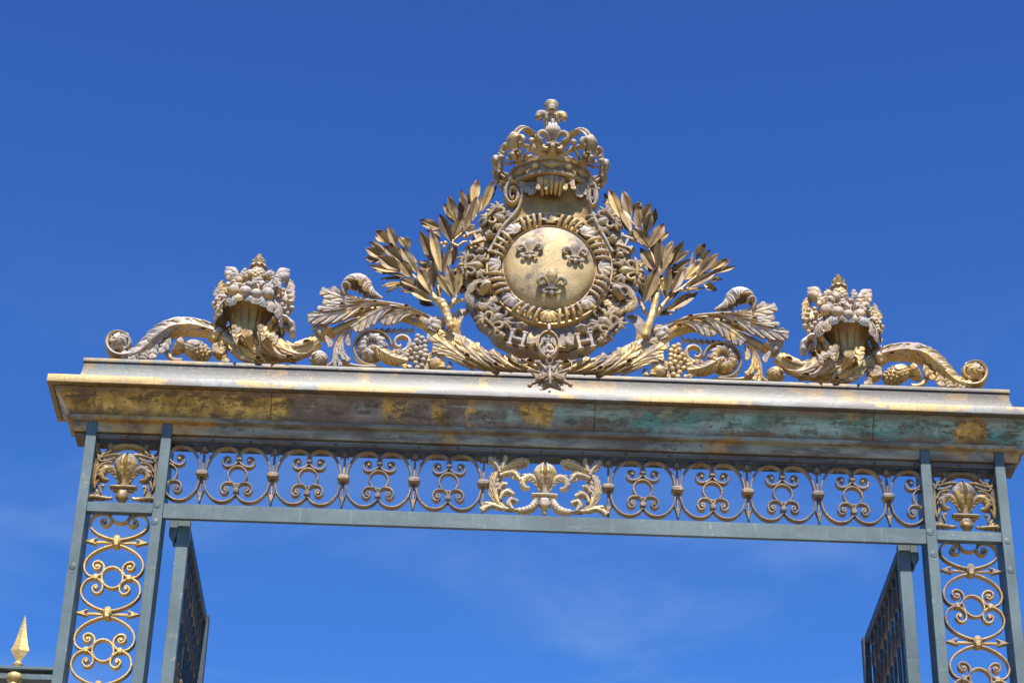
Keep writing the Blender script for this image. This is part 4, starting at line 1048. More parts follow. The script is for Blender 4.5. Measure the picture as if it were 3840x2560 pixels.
    for a, w in (([(1440, 400), (1410, 385), (1375, 395), (1345, 420)], 40), ([(1500, 400), (1530, 370), (1545, 350), (1550, 330)], 34), ([(1600, 430), (1640, 405), (1670, 400), (1700, 420)], 42), ([(1400, 320), (1375, 300), (1345, 300), (1295, 335)], 40),
                 ([(1660, 340), (1700, 330), (1730, 350), (1765, 395)], 42), ([(1330, 430), (1300, 420), (1280, 430), (1250, 470)], 38), ([(1480, 330), (1455, 300), (1450, 280), (1455, 245)], 32), ([(1620, 320), (1650, 290), (1680, 285), (1715, 300)], 34), ([(1560, 440), (1585, 460), (1600, 490), (1605, 530)], 30)):
        obj('tucked_leaf', leaf(A([ctr(x, y, F-.02) for x, y in a]), A([10, w, w, 5])*S, None, 3, gd=.3, notch=.42, lean=.25, cam=4, thick=.007, nv=13), mf, t, mx)
    # pineapple with its crown
    pm = MB(); pc = ctr(1565, 325, .07)
    ball(pc, (.062, .062, .074), pm, 72, 48, disp=lambda a, b: .13*abs(sin(4.5*b+9*a*.9))*abs(sin(4.5*b-9*a*.9))*min(1, 2*sin(a)))
    pa = obj('pineapple', pm, mf, t, mx)
    pt = MB()
    for lay, (n, r, h, w) in enumerate(((9, .062, .02, .020), (8, .045, .060, .018), (6, .026, .092, .016), (4, .012, .118, .013))):
        for k in range(n):
            a = 2*pi*(k+.5*(lay % 2))/n; d = A([cos(a), sin(a), 0]); b0 = pc+A([0, 0, .075])
            if lay == 0: pts = [b0+d*.015+A([0, 0, .0]), b0+d*.035+A([0, 0, .02]), b0+d*.055+A([0, 0, .015]), b0+d*.068+A([0, 0, -.005])]
            else: pts = [b0+d*.008, b0+d*r*.8+A([0, 0, h*.45]), b0+d*r+A([0, 0, h*.8]), b0+d*(r*1.15)+A([0, 0, h])]
            leaf(pts, [w*.8, w, w*.8, w*.1], nl=1, nv=7, n=10, front=d+A([0, 0, .4]), notch=.05, gd=.1, thick=.005, m=pt)
    obj('pineapple_crown', pt, mf, pa, mx)
    # maize cobs at both shoulders
    for x0, y0, x1, y1 in ((1400, 370, 1290, 290), (1720, 360, 1835, 310)):
        a = ctr(x0, y0, .04); b = ctr(x1, y1, .06); c = MB()
        tube([a, a*.6+b*.4, a*.25+b*.75, b], [.034, .040, .036, .018], n=44, ns=48, m=c, disp=lambda s, q: .10*abs(sin(9*q))*abs(sin(36*s))-.05)
        q = obj('maize_cob', c, mf, t, mx); hk = MB()
        dr = b-a
        for off in (-.03, .0, .034):
            leaf([a+A([0, -.03+abs(off), off]), a*.55+b*.45+A([0, -.02, off*1.25+.01]), b+dr*.12+A([0, 0, off*.8+.015])], [.018, .030, .004], nl=1, nv=9, n=14, notch=.05, gd=.12, thick=.006, cam=6, m=hk)
        obj('husk', hk, mf, q, mx)
    # grape bunches spilling at both sides, with a leaf above each
    for pts, rr in (([(1300, 470), (1270, 505), (1320, 515), (1235, 530), (1285, 545), (1225, 560), (1260, 505), (1190, 570), (1240, 500), (1215, 585), (1300, 440), (1190, 600), (1330, 545), (1205, 525), (1180, 560)], 23),
                    ([(1735, 460), (1780, 480), (1720, 500), (1765, 520), (1815, 540), (1850, 500), (1740, 545), (1780, 570), (1830, 585), (1860, 545), (1745, 585), (1805, 610), (1850, 625), (1790, 445), (1840, 460), (1835, 650), (1770, 545), (1870, 600), (1715, 530)], 26)):
        for i, (x, y) in enumerate(pts):
            obj('grape', ball(ctr(x, y, .03-.05*((i*7) % 4)/4), rr*S*.95, None, 14, 9), mf, t, mx)
    for q, rr in (((1255, 545), (.06, .06, .06)), ((1800, 550), (.07, .06, .10))): obj('grape_core', ball(ctr(*q, .1), rr, None, 12, 8), mf, t, mx)
    sl = MB()
    for a, w in (([(1300, 380), (1255, 400), (1215, 450), (1185, 490)], 38), ([(1270, 350), (1245, 370), (1240, 400), (1250, 440)], 26), ([(1740, 370), (1800, 350), (1850, 390), (1870, 450)], 44), ([(1830, 330), (1865, 370), (1870, 430), (1880, 500)], 26), ([(1780, 420), (1830, 440), (1860, 480), (1880, 540)], 34)):
        leaf(tr(z1, a, .05), A([14, w, w, 6])*S, None, 4, gd=.3, notch=.45, lean=.25, cam=3, thick=.008, nv=15, m=sl)
    obj('side_leaves', sl, mf, t, mx)
fruit_basket(False, 'grey basket heaped with fruit under a pineapple, on the left scroll', M_FRUIT)
fruit_basket(True, 'golden basket heaped with fruit under a pineapple, on the right scroll', M_FRUIT_GOLD)
# ================================================================== cradle under the emblem
def cradle():
    t = thing('leaf_cradle', 'crescent of gilded acanthus leaves cradling the round emblem from below', 'leaf crescent', (0, .1, 10.03))
    for mx in (False, True):
        P = [(1225, 690), (1300, 735), (1390, 795), (1500, 858), (1640, 925), (1800, 968), (1960, 992), (2120, 1004), (2262, 1008)]
        r = A([66, 92, 118, 128, 112, 94, 82, 72, 66])*K1
        W = tr(zb2, P, .1); W[-1, 0] = 0
        obj('cradle_stem', tube(W, r, r*.65, n=90, ns=44, disp=flutes(15, .035, 6)), M_SCULPT_WARM, t, mx)
        m = MB()
        for a, wp, wm, nl, Y in (     # heading up-left from the centre; +N up
            ([(1700, 1030), (1560, 960), (1440, 880), (1340, 810), (1250, 750), (1225, 730)], [10, 40, 60, 60, 44, 8], [10, 40, 50, 50, 40, 8], 6, -.04),
            ([(1600, 1030), (1480, 960), (1380, 890), (1300, 850), (1225, 835)], [10, 40, 56, 50, 8], [10, 30, 40, 36, 8], 5, -.03),
            ([(1800, 1040), (1680, 965), (1580, 880), (1500, 800), (1470, 730)], [10, 40, 52, 46, 8], [10, 46, 60, 54, 8], 5, -.055),
            ([(1930, 1030), (1830, 990), (1720, 925), (1640, 850), (1600, 790)], [10, 34, 44, 40, 8], [6, 20, 40, 46, 8], 5, -.05),
            ([(2060, 1045), (1960, 1010), (1860, 955), (1780, 890), (1740, 850)], [10, 30, 38, 32, 8], [5, 14, 26, 34, 8], 5, -.04),
            ([(2170, 1040), (2080, 1010), (1990, 965), (1920, 910), (1895, 880)], [10, 26, 32, 26, 8], [5, 12, 20, 26, 8], 4, -.03),
            ([(2250, 1030), (2170, 1005), (2100, 970), (2050, 930)], [10, 26, 30, 8], [4, 10, 18, 8], 4, -.02),
            ([(1420, 760), (1370, 720), (1320, 700), (1280, 690)], [10, 34, 36, 8], [10, 30, 30, 8], 3, .0)):
            leaf(tr(zb2, a, Y), A(wp)*K1*1.12, A(wm)*K1*1.12, max(3, nl-1), gd=.28, notch=.44, lean=.32, rib=.16, cam=2.2, thick=.018, m=m)
        obj('acanthus_leaf', m, M_SCULPT_WARM, t, mx)
        f = MB()
        leaf(tr(zb2, [(1475, 740, .08), (1440, 660, .05), (1440, 590, .04), (1480, 535, .05), (1550, 500, .10)], .06), A([30, 46, 46, 40, 10])*K1, A([40, 60, 60, 50, 14])*K1, 2, gd=.10, notch=.08, cam=-3.5, rib=.05, thick=.014, m=f)
        obj('curled_leaf', f, M_SCULPT_WARM, t, mx)
        e = [zb2(*q) for q in ((1535, 905, -.075), (1790, 985, -.065), (2090, 950, -.015))]
        for q, a in zip(e, (-.7, -.6, -.2)): eyelet(t, q, .025, .0115, a, M_SCULPT_WARM, mx)
cradle()

# ================================================================== laurel branches
zL = Zm(1360, 660, 3.016); zR = Zm(2240, 690, 2.8)
def blade(p0, p1, w, tilt=0.0, bend=.0, roll=0.0):
    """one laurel leaf: folded midrib, wavy edge, pointed tip; carries an 'along' value 0..1"""
    p0, p1 = A(p0), A(p1); L = np.linalg.norm(p1-p0); n, nv = 15, 9
    S = np.linspace(0, 1, n); T = (p1-p0)/L
    P = p0+np.outer(S, p1-p0)
    fr = A([0, -1, 0]); F = fr-(fr@T)*T; F /= np.linalg.norm(F); N = np.cross(T, F)
    F, N = cos(roll)*F+sin(roll)*N, cos(roll)*N-sin(roll)*F
    wid = w*np.interp(S, [0, .08, .25, .45, .65, .85, .96, 1], [.06, .16, .36, .5, .46, .25, .08, .0])
    ph = rnd.random()*6
    V = np.empty((n, nv, 3)); B = np.empty((n, nv, 3))
    for j, t in enumerate(np.linspace(-1, 1, nv)):
        h = .22*w*abs(t)*np.sin(pi*np.clip(S, 0, 1))+.05*w*np.sin(9*S+ph+2*t)*abs(t)-.05*w*(abs(t) < .1)+bend*L*S**2
        V[:, j] = P+N*(t*wid)[:, None]+F*h[:, None]
        B[:, j] = V[:, j]-F*.004
    f = grid_faces(n, nv); e = n*nv
    f += [tuple(i+e for i in q[::-1]) for q in grid_faces(n, nv)]
    for i in range(n-1): f += [(i*nv, (i+1)*nv, e+(i+1)*nv, e+i*nv), (e+i*nv+nv-1, e+(i+1)*nv+nv-1, (i+1)*nv+nv-1, i*nv+nv-1)]
    m = MB(); m.add(np.vstack([V.reshape(-1, 3), B.reshape(-1, 3)]), f)
    return m, np.concatenate([np.repeat(S, nv), np.repeat(S, nv)])
def laurel(z, k, lab, trunk, twigs, leaves, berries, mir):
    b = z(*trunk[0][:2], .1)
    t = thing('laurel_branch', lab, 'laurel branch', tuple(b), 'laurel branches flanking the emblem')
    obj('trunk', tube(tr(z, [q[:2] for q in trunk], .04), A([q[2] for q in trunk])*k, n=40, ns=16, disp=lambda s, a: .06*sin(5*a+14*s)+.05*sin(40*s)), M_GOLD, t)
    for tw in twigs:
        P = A([z(q[0], q[1], q[3] if len(q) > 3 else .1) for q in tw])
        obj('twig', tube(P, A([q[2] for q in tw])*k, n=30, ns=12, disp=lambda s, a: .08*sin(3*a+30*s)), M_GOLD, t)
    for i, q in enumerate(leaves):
        (x0, y0), (x1, y1), w = q[0], q[1], q[2]
        lay = q[3] if len(q) > 3 else 0       # 0 front, 1 middle, 2 behind
        Y = (.0, .09, .17)[lay]+rnd.uniform(-.02, .02)
        p0 = z(x0, y0, Y+.03); p1 = z(x1, y1, Y+rnd.uniform(-.05, .07))
        m, al = blade(p0, p1, w*k*1.04, bend=rnd.uniform(-.06, .08), roll=rnd.uniform(-.3, .3))
        o = obj('leaf', m, M_LEAF, t, sharp=60)
        at = o.data.attributes.new('along', 'FLOAT', 'POINT'); at.data.foreach_set('value', al.astype(np.float32))
    fill = [leaves[q] for q in range(min(len(leaves), 100-len(leaves)))]
    for q in fill:      # the leaves behind, half hidden
        (x0, y0), (x1, y1), w = q[0], q[1], q[2]; a = rnd.uniform(-.5, .5); dx, dy = (x1-x0)*rnd.uniform(.75, .95), (y1-y0)*rnd.uniform(.75, .95)
        x2, y2 = x0+dx*cos(a)-dy*sin(a), y0+dx*sin(a)+dy*cos(a)
        m, al = blade(z(x0, y0, .20), z(x2, y2, .20+rnd.uniform(-.03, .05)), w*k*1.0, bend=rnd.uniform(-.06, .08), roll=rnd.uniform(-.4, .4))
        o = obj('leaf', m, M_LEAF, t, sharp=60)
        at = o.data.attributes.new('along', 'FLOAT', 'POINT'); at.data.foreach_set('value', al.astype(np.float32))
    for x, y, r in berries:
        obj('berry', ball(z(x, y, .02), r*k, None, 14, 10), M_GOLD, t)
KL, KR = 1/(3.016*560), 1/(2.8*560)
laurel(zL, KL, 'golden laurel branch with pointed leaves, left of the round emblem',
    [(1000, 1710, 52), (965, 1600, 50), (925, 1500, 52), (890, 1430, 58), (850, 1395, 40)],
    [[(890, 1440, 46), (830, 1400, 40), (790, 1340, 28), (740, 1270, 18, .12), (640, 1180, 14, .12), (520, 1080, 12, .12), (400, 960, 10, .12), (300, 860, 8, .12)],
     [(920, 1500, 40), (970, 1480, 38), (1020, 1430, 32), (1050, 1370, 24), (1060, 1300, 12)],
     [(870, 1400, 34, .14), (850, 1300, 20, .16), (870, 1180, 18, .16), (910, 1020, 16, .16), (960, 860, 16, .16), (1010, 745, 16, .15), (1120, 650, 12, .15), (1230, 520, 10, .15), (1330, 390, 8, .15)],
     [(1040, 1440, 20, .08), (1090, 1410, 22, .06), (1140, 1400, 14, .04)], [(1010, 760, 18), (1080, 790, 16), (1130, 750, 12), (1180, 740, 8)]],
    [((1250, 340), (1295, 25), 120, 1), ((1350, 400), (1490, 30), 105, 1), ((1380, 300), (1503, 110), 70, 2), ((1170, 385), (1105, 158), 88, 1), ((1190, 330), (1235, 185), 84, 2), ((1055, 515), (966, 230), 118),
     ((1030, 530), (944, 360), 56, 2), ((1130, 440), (1100, 290), 84, 1), ((1225, 490), (1290, 238), 112), ((1310, 420), (1362, 212), 80, 1), ((1150, 630), (1222, 340), 112, 1), ((1020, 715), (1132, 438), 125), ((1005, 745), (872, 432), 128),
     ((880, 595), (645, 495), 112, 1), ((890, 690), (705, 615), 36, 2), ((815, 965), (645, 618), 132, 1), ((885, 1085), (772, 598), 112), ((870, 730), (820, 520), 60, 2), ((900, 1095), (996, 826), 112), ((1020, 1005), (1062, 778), 88, 1),
     ((1005, 1375), (826, 1085), 132), ((1040, 1375), (955, 996), 116), ((1065, 1345), (1112, 1028), 92), ((785, 1338), (622, 1022), 136), ((805, 1262), (795, 942), 98), ((735, 1085), (632, 945), 84, 1), ((612, 1095), (430, 800), 124),
     ((555, 1145), (418, 950), 138), ((425, 1075), (165, 900), 150), ((442, 965), (236, 780), 124, 1), ((390, 822), (288, 556), 98, 1), ((305, 765), (143, 606), 114, 1), ((512, 835), (395, 670), 98, 2), ((265, 890), (66, 740), 60, 2), ((255, 945), (26, 803), 124, 1),
     ((400, 1085), (66, 1005), 92, 1), ((500, 1142), (200, 1172), 50, 2), ((470, 1205), (196, 1252), 72, 1), ((705, 1295), (420, 1158), 134), ((785, 1415), (508, 1270), 112), ((720, 1345), (335, 1220), 84, 1), ((805, 1465), (620, 1388), 62, 2),
     ((870, 1390), (848, 1215), 66, 2), ((1000, 1090), (1110, 1038), 64, 2), ((1110, 1330), (1165, 1230), 64, 2), ((760, 1060), (660, 960), 80, 2), ((540, 960), (470, 860), 80, 2), ((1110, 560), (1060, 400), 80, 2), ((900, 960), (860, 800), 60, 2)],
    [(597, 1152, 20), (935, 758, 26), (890, 765, 22), (1150, 690, 26), (1098, 770, 14), (920, 800, 20)], False)
laurel(zR, KR, 'golden laurel branch with brown tipped leaves, right of the round emblem',
    [(500, 1600, 48), (530, 1500, 46), (570, 1390, 42), (605, 1260, 36), (630, 1140, 28), (645, 1000, 18)],
    [[(610, 1380, 30), (660, 1310, 30), (710, 1240, 22), (790, 1160, 16), (900, 1080, 12, .13), (1010, 990, 10, .13), (1120, 900, 8, .13)],
     [(570, 1370, 26), (510, 1350, 24), (475, 1290, 22), (450, 1230, 16), (420, 1180, 10)],
     [(640, 1010, 18, .13), (620, 880, 16, .15), (580, 760, 14, .15), (520, 640, 12, .15), (440, 500, 10, .15), (350, 380, 8, .15)],
     [(700, 1200, 8, .05), (680, 1130, 10, .03), (655, 1060, 10, .03)]],
    [((245, 360), (124, 46), 114), ((180, 300), (103, 108), 62, 2), ((345, 380), (273, 52), 124, 1), ((352, 510), (235, 235), 112), ((385, 310), (452, 185), 112, 2), ((440, 460), (420, 243), 94), ((462, 410), (568, 205), 96, 1), ((585, 440), (612, 250), 72, 1),
     ((505, 520), (560, 310), 118), ((545, 670), (372, 448), 154), ((555, 660), (702, 413), 134), ((632, 890), (655, 565), 108), ((660, 960), (806, 628), 118), ((765, 850), (912, 596), 96, 1), ((700, 735), (797, 595), 72, 2), ((600, 910), (452, 678), 114), ((560, 935), (478, 755), 84, 1),
     ((490, 1245), (632, 866), 154), ((728, 1190), (745, 836), 88), ((785, 1138), (908, 886), 104), ((775, 925), (985, 800), 86, 1), ((915, 1005), (1085, 798), 108), ((1045, 970), (1277, 713), 124), ((1045, 770), (1137, 622), 92, 2), ((1095, 795), (1192, 685), 50, 1),
     ((1170, 915), (1388, 783), 84, 1), ((1205, 940), (1462, 858), 64, 2), ((945, 1085), (1243, 938), 116), ((1180, 1022), (1312, 993), 48, 2), ((1115, 1050), (1258, 1112), 84, 1), ((895, 1125), (1132, 1092), 44, 2), ((735, 1335), (1065, 1128), 104), ((700, 1318), (945, 1245), 84, 1),
     ((640, 1375), (812, 1350), 36, 2), ((720, 1235), (865, 1125), 66, 1), ((500, 1225), (472, 900), 80, 2), ((560, 710), (640, 560), 72, 2), ((600, 790), (555, 650), 66, 2), ((330, 440), (230, 320), 70, 2), ((860, 960), (800, 830), 70, 2), ((560, 1240), (600, 1090), 80, 2), ((960, 900), (1010, 705), 28, 2), ((470, 340), (560, 195), 60, 2)],
    [(682, 1005, 22), (890, 1112, 22), (645, 1050, 16), (945, 1100, 16)], True)

# ================================================================== emblem: shield, cartouche, collar of orders
YO = .09
def back(z): return lambda x, y, Y=.1: z(x, y, Y+YO)
z4 = back(Zm(1650, 750, 2.1475)); z3 = back(Zm(1650, 350, 2.6137)); zs = Zm(1900, 1250, 6.27)
EC = z4(893, 555, -.03); EC[0] = 0.0
RX = (z4(1262, 560, -.03)[0]-z4(525, 560, -.03)[0])/2
RZ = (z4(893, 226, -.03)[2]-z4(893, 893, -.03)[2])/2
car = thing('cartouche', 'round gilded cartouche with a scrolled neck at the centre of the crest', 'cartouche', (0, .1, EC[2]-.5))
def ell(rx, rz, n=96, a0=0, a1=2*pi): return [(EC[0]+rx*cos(a), EC[2]+rz*sin(a)) for a in np.linspace(a0, a1, n, endpoint=abs(a1-a0) < 6.28)]
def annulus(prof, ns=128, rfac=1.0):
    """prof = (radius factor offset in metres from the shield edge, y) swept round the ellipse"""
    m = MB(); v = []
    for a in np.linspace(0, 2*pi, ns, endpoint=False):
        for d, y in prof: v.append((EC[0]+(RX+d)*cos(a), y+YO, EC[2]+(RZ+d)*sin(a)))
    m.add(v, [q[::-1] for q in grid_faces(ns+1, len(prof))[:0]]); k = len(prof)
    f = []
    for i in range(ns):
        j = (i+1) % ns
        for q in range(k-1): f.append((i*k+q, i*k+q+1, j*k+q+1, j*k+q))
    m.f = f; return m
# shield: a shallow dome
sh = MB(); v = [(EC[0], -.125+YO, EC[2])]; nr, ns = 20, 96
for i in range(1, nr+1):
    q = i/nr
    for a in np.linspace(0, 2*pi, ns, endpoint=False):
        v.append((EC[0]+RX*q*cos(a), YO-.03-.095*math.sqrt(max(0, 1-q**2.2)), EC[2]+RZ*q*sin(a)))
f = [(0, 1+j, 1+(j+1) % ns) for j in range(ns)]
for i in range(nr-1):
    for j in range(ns):
        k = (j+1) % ns; f.append((1+i*ns+j, 1+(i+1)*ns+j, 1+(i+1)*ns+k, 1+i*ns+k))
sh.add(v, f); shield = obj('shield', sh, M_SHIELD, car)
for x, y, rot in ((722, 410, .0), (1090, 440, .0), (900, 690, .0)):
    p = z4(x, y, -.125)
    q = math.sqrt(((p[0]-EC[0])/RX)**2+((p[2]-EC[2])/RZ)**2); p[1] = YO-.03-.095*math.sqrt(max(0, 1-q**2.2))-.008
    # lilies lean with the curve of the shield
    zt = A([0, .30*(p[2]-EC[2])/RZ+.02, 1.0]); xx = A([1, .30*(p[0]-EC[0])/RX, 0])
    s = (z4(x, y-125, -.11)[2]-z4(x, y+130, -.11)[2])/1.50 if y > 600 else (z4(x, y-110, -.11)[2]-z4(x, y+118, -.11)[2])/1.50
    Bm, Bo = basis(p+A([0, -.004, -.02]), xx, zt, s*.85); Bm = Bm.copy(); Bm[:, 1] *= .62
    fl = fleur((Bm, Bo)); obj('fleur_de_lis', fl, M_COLLAR, shield)
plate_m = annulus([(-.004, -.02), (.0, -.045), (.012, -.05), (.016, -.035), (.105, -.022), (.112, -.050), (.124, -.054), (.130, -.045), (.132, .10)])
obj('rim', plate_m, M_SCULPT_WARM, car)
# coiled cord with scallop shells
SA = [pi/2, pi/2+.74, pi, pi+.78, 1.5*pi, 2*pi-.78, 0, pi/2-.74]
def on_ring(a, d, y): return A([EC[0]+(RX+d)*cos(a), y+YO, EC[2]+(RZ+d)*sin(a)])
SA = sorted(q % (2*pi) for q in SA)
for i in range(8):
    a0, a1 = SA[i]+.165, (SA[(i+1) % 8] if i < 7 else SA[0]+2*pi)-.165
    pts = []; turns = 3.6
    for u in np.linspace(0, 1, 64):
        ph = 2*pi*turns*u; a = a0+(a1-a0)*u
        pts.append(on_ring(a, .062+.046*cos(ph), -.055-.026*sin(ph)))
    obj('cord_coil', tube(pts, .0128, n=110, ns=8, front=on_ring((a0+a1)/2, 1, 0)-on_ring((a0+a1)/2, 0, 0)), M_SCULPT_WARM, car)
    cm = MB()
    tube([on_ring(a0-.04+(a1-a0+.08)*u, .066, -.045) for u in np.linspace(0, 1, 9)], .007, n=16, ns=6, m=cm)
    obj('cord', cm, M_SCULPT, car)
def scallop(o, zdir, s):
    zdir = A(zdir)/np.linalg.norm(zdir); x = np.cross(A([0, 1, 0]), zdir)
    n, nv = 14, 45; V = []; m = MB()
    for i in range(n):
        r = .12+.88*i/(n-1)
        for j in range(nv):
            a = (j/(nv-1)-.5)*2.5; rib = abs(cos(4.5*a*1.25))
            rr = r*(1-.10*abs(a/1.25)**2)*(1+.04*(rib > .5)*r)
            V.append(o+s*(x*sin(a)*rr+zdir*(cos(a)*rr-.45)+A([0, -1, 0])*(.26*sin(pi*min(1, .20+.72*r))+.07*rib*r)))
    m.add(V, grid_faces(n, nv)); m.add(A(V)+A([0, .03, 0]), [q[::-1] for q in grid_faces(n, nv)])
    tube([o+s*(x*-.42+zdir*-.36+A([0, -.15, 0])), o+s*(zdir*-.42+A([0, -.2, 0])), o+s*(x*.42+zdir*-.36+A([0, -.15, 0]))], .07*s, n=12, ns=8, m=m)
    return m
for a in SA:
    o = on_ring(a, .062, -.05)
    out_ = A([cos(a)*RX, 0, sin(a)*RZ])
    # shells hang with their fan away from the shield top, toward it below
    obj('scallop_shell', scallop(o, (out_ if sin(a) > -.2 else -out_*-1), .088), M_SCULPT if abs(sin(a)) < .99 else M_SCULPT_WARM, car)
# neck and its side scrolls
def p3(x, y, Y): return z3(x, y, Y)
neck = MB(); rows = []
NL = [(480, 1560), (545, 1440), (610, 1320), (690, 1230), (755, 1150), (790, 1070), (800, 990), (800, 910), (812, 870)]
NR = [(1690, 1560), (1625, 1440), (1570, 1340), (1520, 1240), (1490, 1160), (1475, 1080), (1465, 1000), (1450, 930), (1440, 890)]
n = 24
def neck_y(t): return -.036-.02*t-.10*max(0, t-.55)**1.2
Ls = sm([(x, 0, y) for x, y in NL], n); Rs = sm([(x, 0, y) for x, y in NR], n)
for i in range(n):
    t = i/(n-1); Y = neck_y(t)
    a = p3(Ls[i][0], Ls[i][2], Y); b = p3(Rs[i][0], Rs[i][2], Y)
    h = (b[0]-a[0])/2
    row = []
    for u in np.linspace(-1, 1, 17):
        row.append(((a+b)/2)+A([h*u, .03*(1-u*u)*min(1, max(0, t*2.2-.8))-.012*(abs(u) > .93), 0]))
    rows.append(A(row))
V = np.vstack(rows); f = grid_faces(n, 17); m = MB(); m.add(V, [q[::-1] for q in f]); m.add(V+A([0, .12, 0]), f)
nn_ = n*17
for i in range(n-1):
    m.f += [(i*17, (i+1)*17, nn_+(i+1)*17, nn_+i*17), (nn_+i*17+16, nn_+(i+1)*17+16, (i+1)*17+16, i*17+16)]
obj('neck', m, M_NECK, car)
for s, L in ((-1, NL), (1, NR)):
    e = tr(z3, [(x, y, neck_y(i/8)-.012) for i, (x, y) in enumerate(L)], 0)
    obj('neck_edge', tube(e, .014, .018, n=40, ns=10), M_SCULPT, car)
def volute(cx, cy, sx, k):
    pts = []
    for u in np.linspace(0, 1, 60):
        a = pi*.10+u*2*pi*2.1; r = (1-u)**.8*118+10
        pts.append(z3(cx-sx*r*cos(a)*k*-1*(-1), cy-r*1.12*sin(a), .0))
    return pts
for s, cx, cy, k in ((-1, 712, 1010, .72), (1, 1492, 1030, .40)):
    pts = []
    for u in np.linspace(0, 1, 70):
        a = -.35+u*2*pi*2.0; r = 122*(1-u)**.85+8
        pts.append(z3(cx-s*r*k*cos(a), cy-r*1.06*sin(a), -.04-.03*u))
    obj('volute', tube(pts, [.017]*6+[.010, .008], [.05]*7+[.03], n=140, ns=12), M_SCULPT, car)
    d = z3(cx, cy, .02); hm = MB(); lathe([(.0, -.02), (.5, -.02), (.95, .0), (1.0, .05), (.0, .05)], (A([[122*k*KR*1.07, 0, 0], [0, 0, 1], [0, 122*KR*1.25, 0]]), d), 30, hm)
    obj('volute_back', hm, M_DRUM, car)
    l = MB()
    for a in ([(900, 900), (850, 880), (810, 870), (760, 865)], [(860, 880), (870, 920), (880, 960), (890, 995)], [(900, 890), (920, 930), (910, 960), (900, 985)], [(840, 880), (830, 910), (840, 945), (860, 965)], [(960, 900), (930, 880), (890, 880), (850, 900)]):
        if s > 0: a = [(2255-x+(10 if y > 900 else 0), y+22) for x, y in a]
        leaf(tr(z3, a, -.10), A([16, 36, 36, 8])*KR, None, 3, gd=.35, notch=.4, cam=4, thick=.01, nv=15, m=l)
    obj('neck_leaf', l, M_VERDI if s < 0 else M_SCULPT, car)
# big drooping shell leaf over the neck
bl = MB(); nu, nv = 20, 61; V = np.empty((nu, nv, 3)); top0 = z3(1135, 775, -.10); bot0 = z3(1135, 958, -.16)
for i in range(nu):
    v_ = i/(nu-1)
    for j in range(nv):
        u = j/(nv-1)*2-1; rib = abs(cos(2.5*pi*u))**.6
        w_ = .088+.022*sin(pi*v_)-.012*v_; zz = top0[2]+(bot0[2]-top0[2])*(v_-.14*(1-rib)*v_**3)+.012*(1-u*u)*(1-v_)
        V[i, j] = (u*w_, YO-.10-.085*sin(pi*min(1, .12+.80*v_))-.012*rib*(.3+v_)+.035*u*u, zz)
bl.add(V.reshape(-1, 3), [q[::-1] for q in grid_faces(nu, nv)]); bl.add(V.reshape(-1, 3)+A([0, .02, 0]), grid_faces(nu, nv))
for s in (-1, 1):
    for a in ([(1135+s*100, 830), (1135+s*140, 810), (1135+s*160, 850), (1135+s*165, 920)], [(1135+s*90, 900), (1135+s*85, 880), (1135+s*95, 910), (1135+s*90, 945)], [(1135+s*120, 880), (1135+s*160, 890), (1135+s*172, 920), (1135+s*180, 905)]):
        leaf(tr(z3, a, -.17), A([14, 30, 32, 12])*KR, None, 2, gd=.3, notch=.35, cam=5, thick=.012, nv=13, m=bl)
obj('drooping_leaf', bl, M_SCULPT_WARM, car)

# --- collar of an order: broad ring plate behind, links laid on it
co_ = thing('order_collar', 'heraldic collar of lilies, trophies and crowned letters H around the cartouche', 'collar chain', (0, .1, EC[2]-.62))
a_ = np.linspace(0, 2*pi, 160, endpoint=False)
OX = (z4(1600, 700, -.02)[0]-z4(185, 700, -.02)[0])/2-.02
OZ = EC[2]-z4(893, 1195, -.02)[2]
def wob(a): return 1+.012*sin(22*a)+.008*sin(9*a+1)
def sector(prof, a0, a1, n=130):
    m = MB(); v = []; k = len(prof)
    for a in np.linspace(a0, a1, n):
        for q, y in prof: v.append((EC[0]+OX*q*cos(a)*(wob(a) if q > .9 else 1), y+YO, EC[2]+OZ*q*sin(a)*(wob(a) if q > .9 else 1)))
    f = [(i*k+q, i*k+q+1, (i+1)*k+q+1, (i+1)*k+q) for i in range(n-1) for q in range(k-1)]
    f += [tuple(range(k)), tuple(range((n-1)*k, n*k))[::-1]]
    m.add(v, f); return m
TA0, TA1 = pi/2+.66, pi/2-.66+2*pi
obj('ring_plate', sector([(.60, .02), (.80, -.015), (.985, -.02), (1.0, -.01), (1.0, .02), (.60, .03)], TA0, TA1), M_COLLAR, co_)
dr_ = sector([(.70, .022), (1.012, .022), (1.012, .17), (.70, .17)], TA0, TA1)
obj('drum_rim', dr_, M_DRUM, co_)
def flame(m, o, d, s):
    """licking flame: three wavy tongues"""
    d = A(d)/np.linalg.norm(d); n_ = np.cross(d, A([0, 1, 0]))
    for q, L, ph in ((-.32, .8, 0), (0, 1.1, 1.4), (.32, .85, 2.6)):
        pts = [o+s*(d*L*t+n_*(q*(.5+t*.8)+.16*sin(6*t+ph)*t)+A([0, -.12*sin(pi*t), 0])) for t in np.linspace(0, 1, 7)]
        tube(pts, [.14*s, .20*s, .21*s, .18*s, .14*s, .09*s, .02*s], n=18, ns=8, m=m)
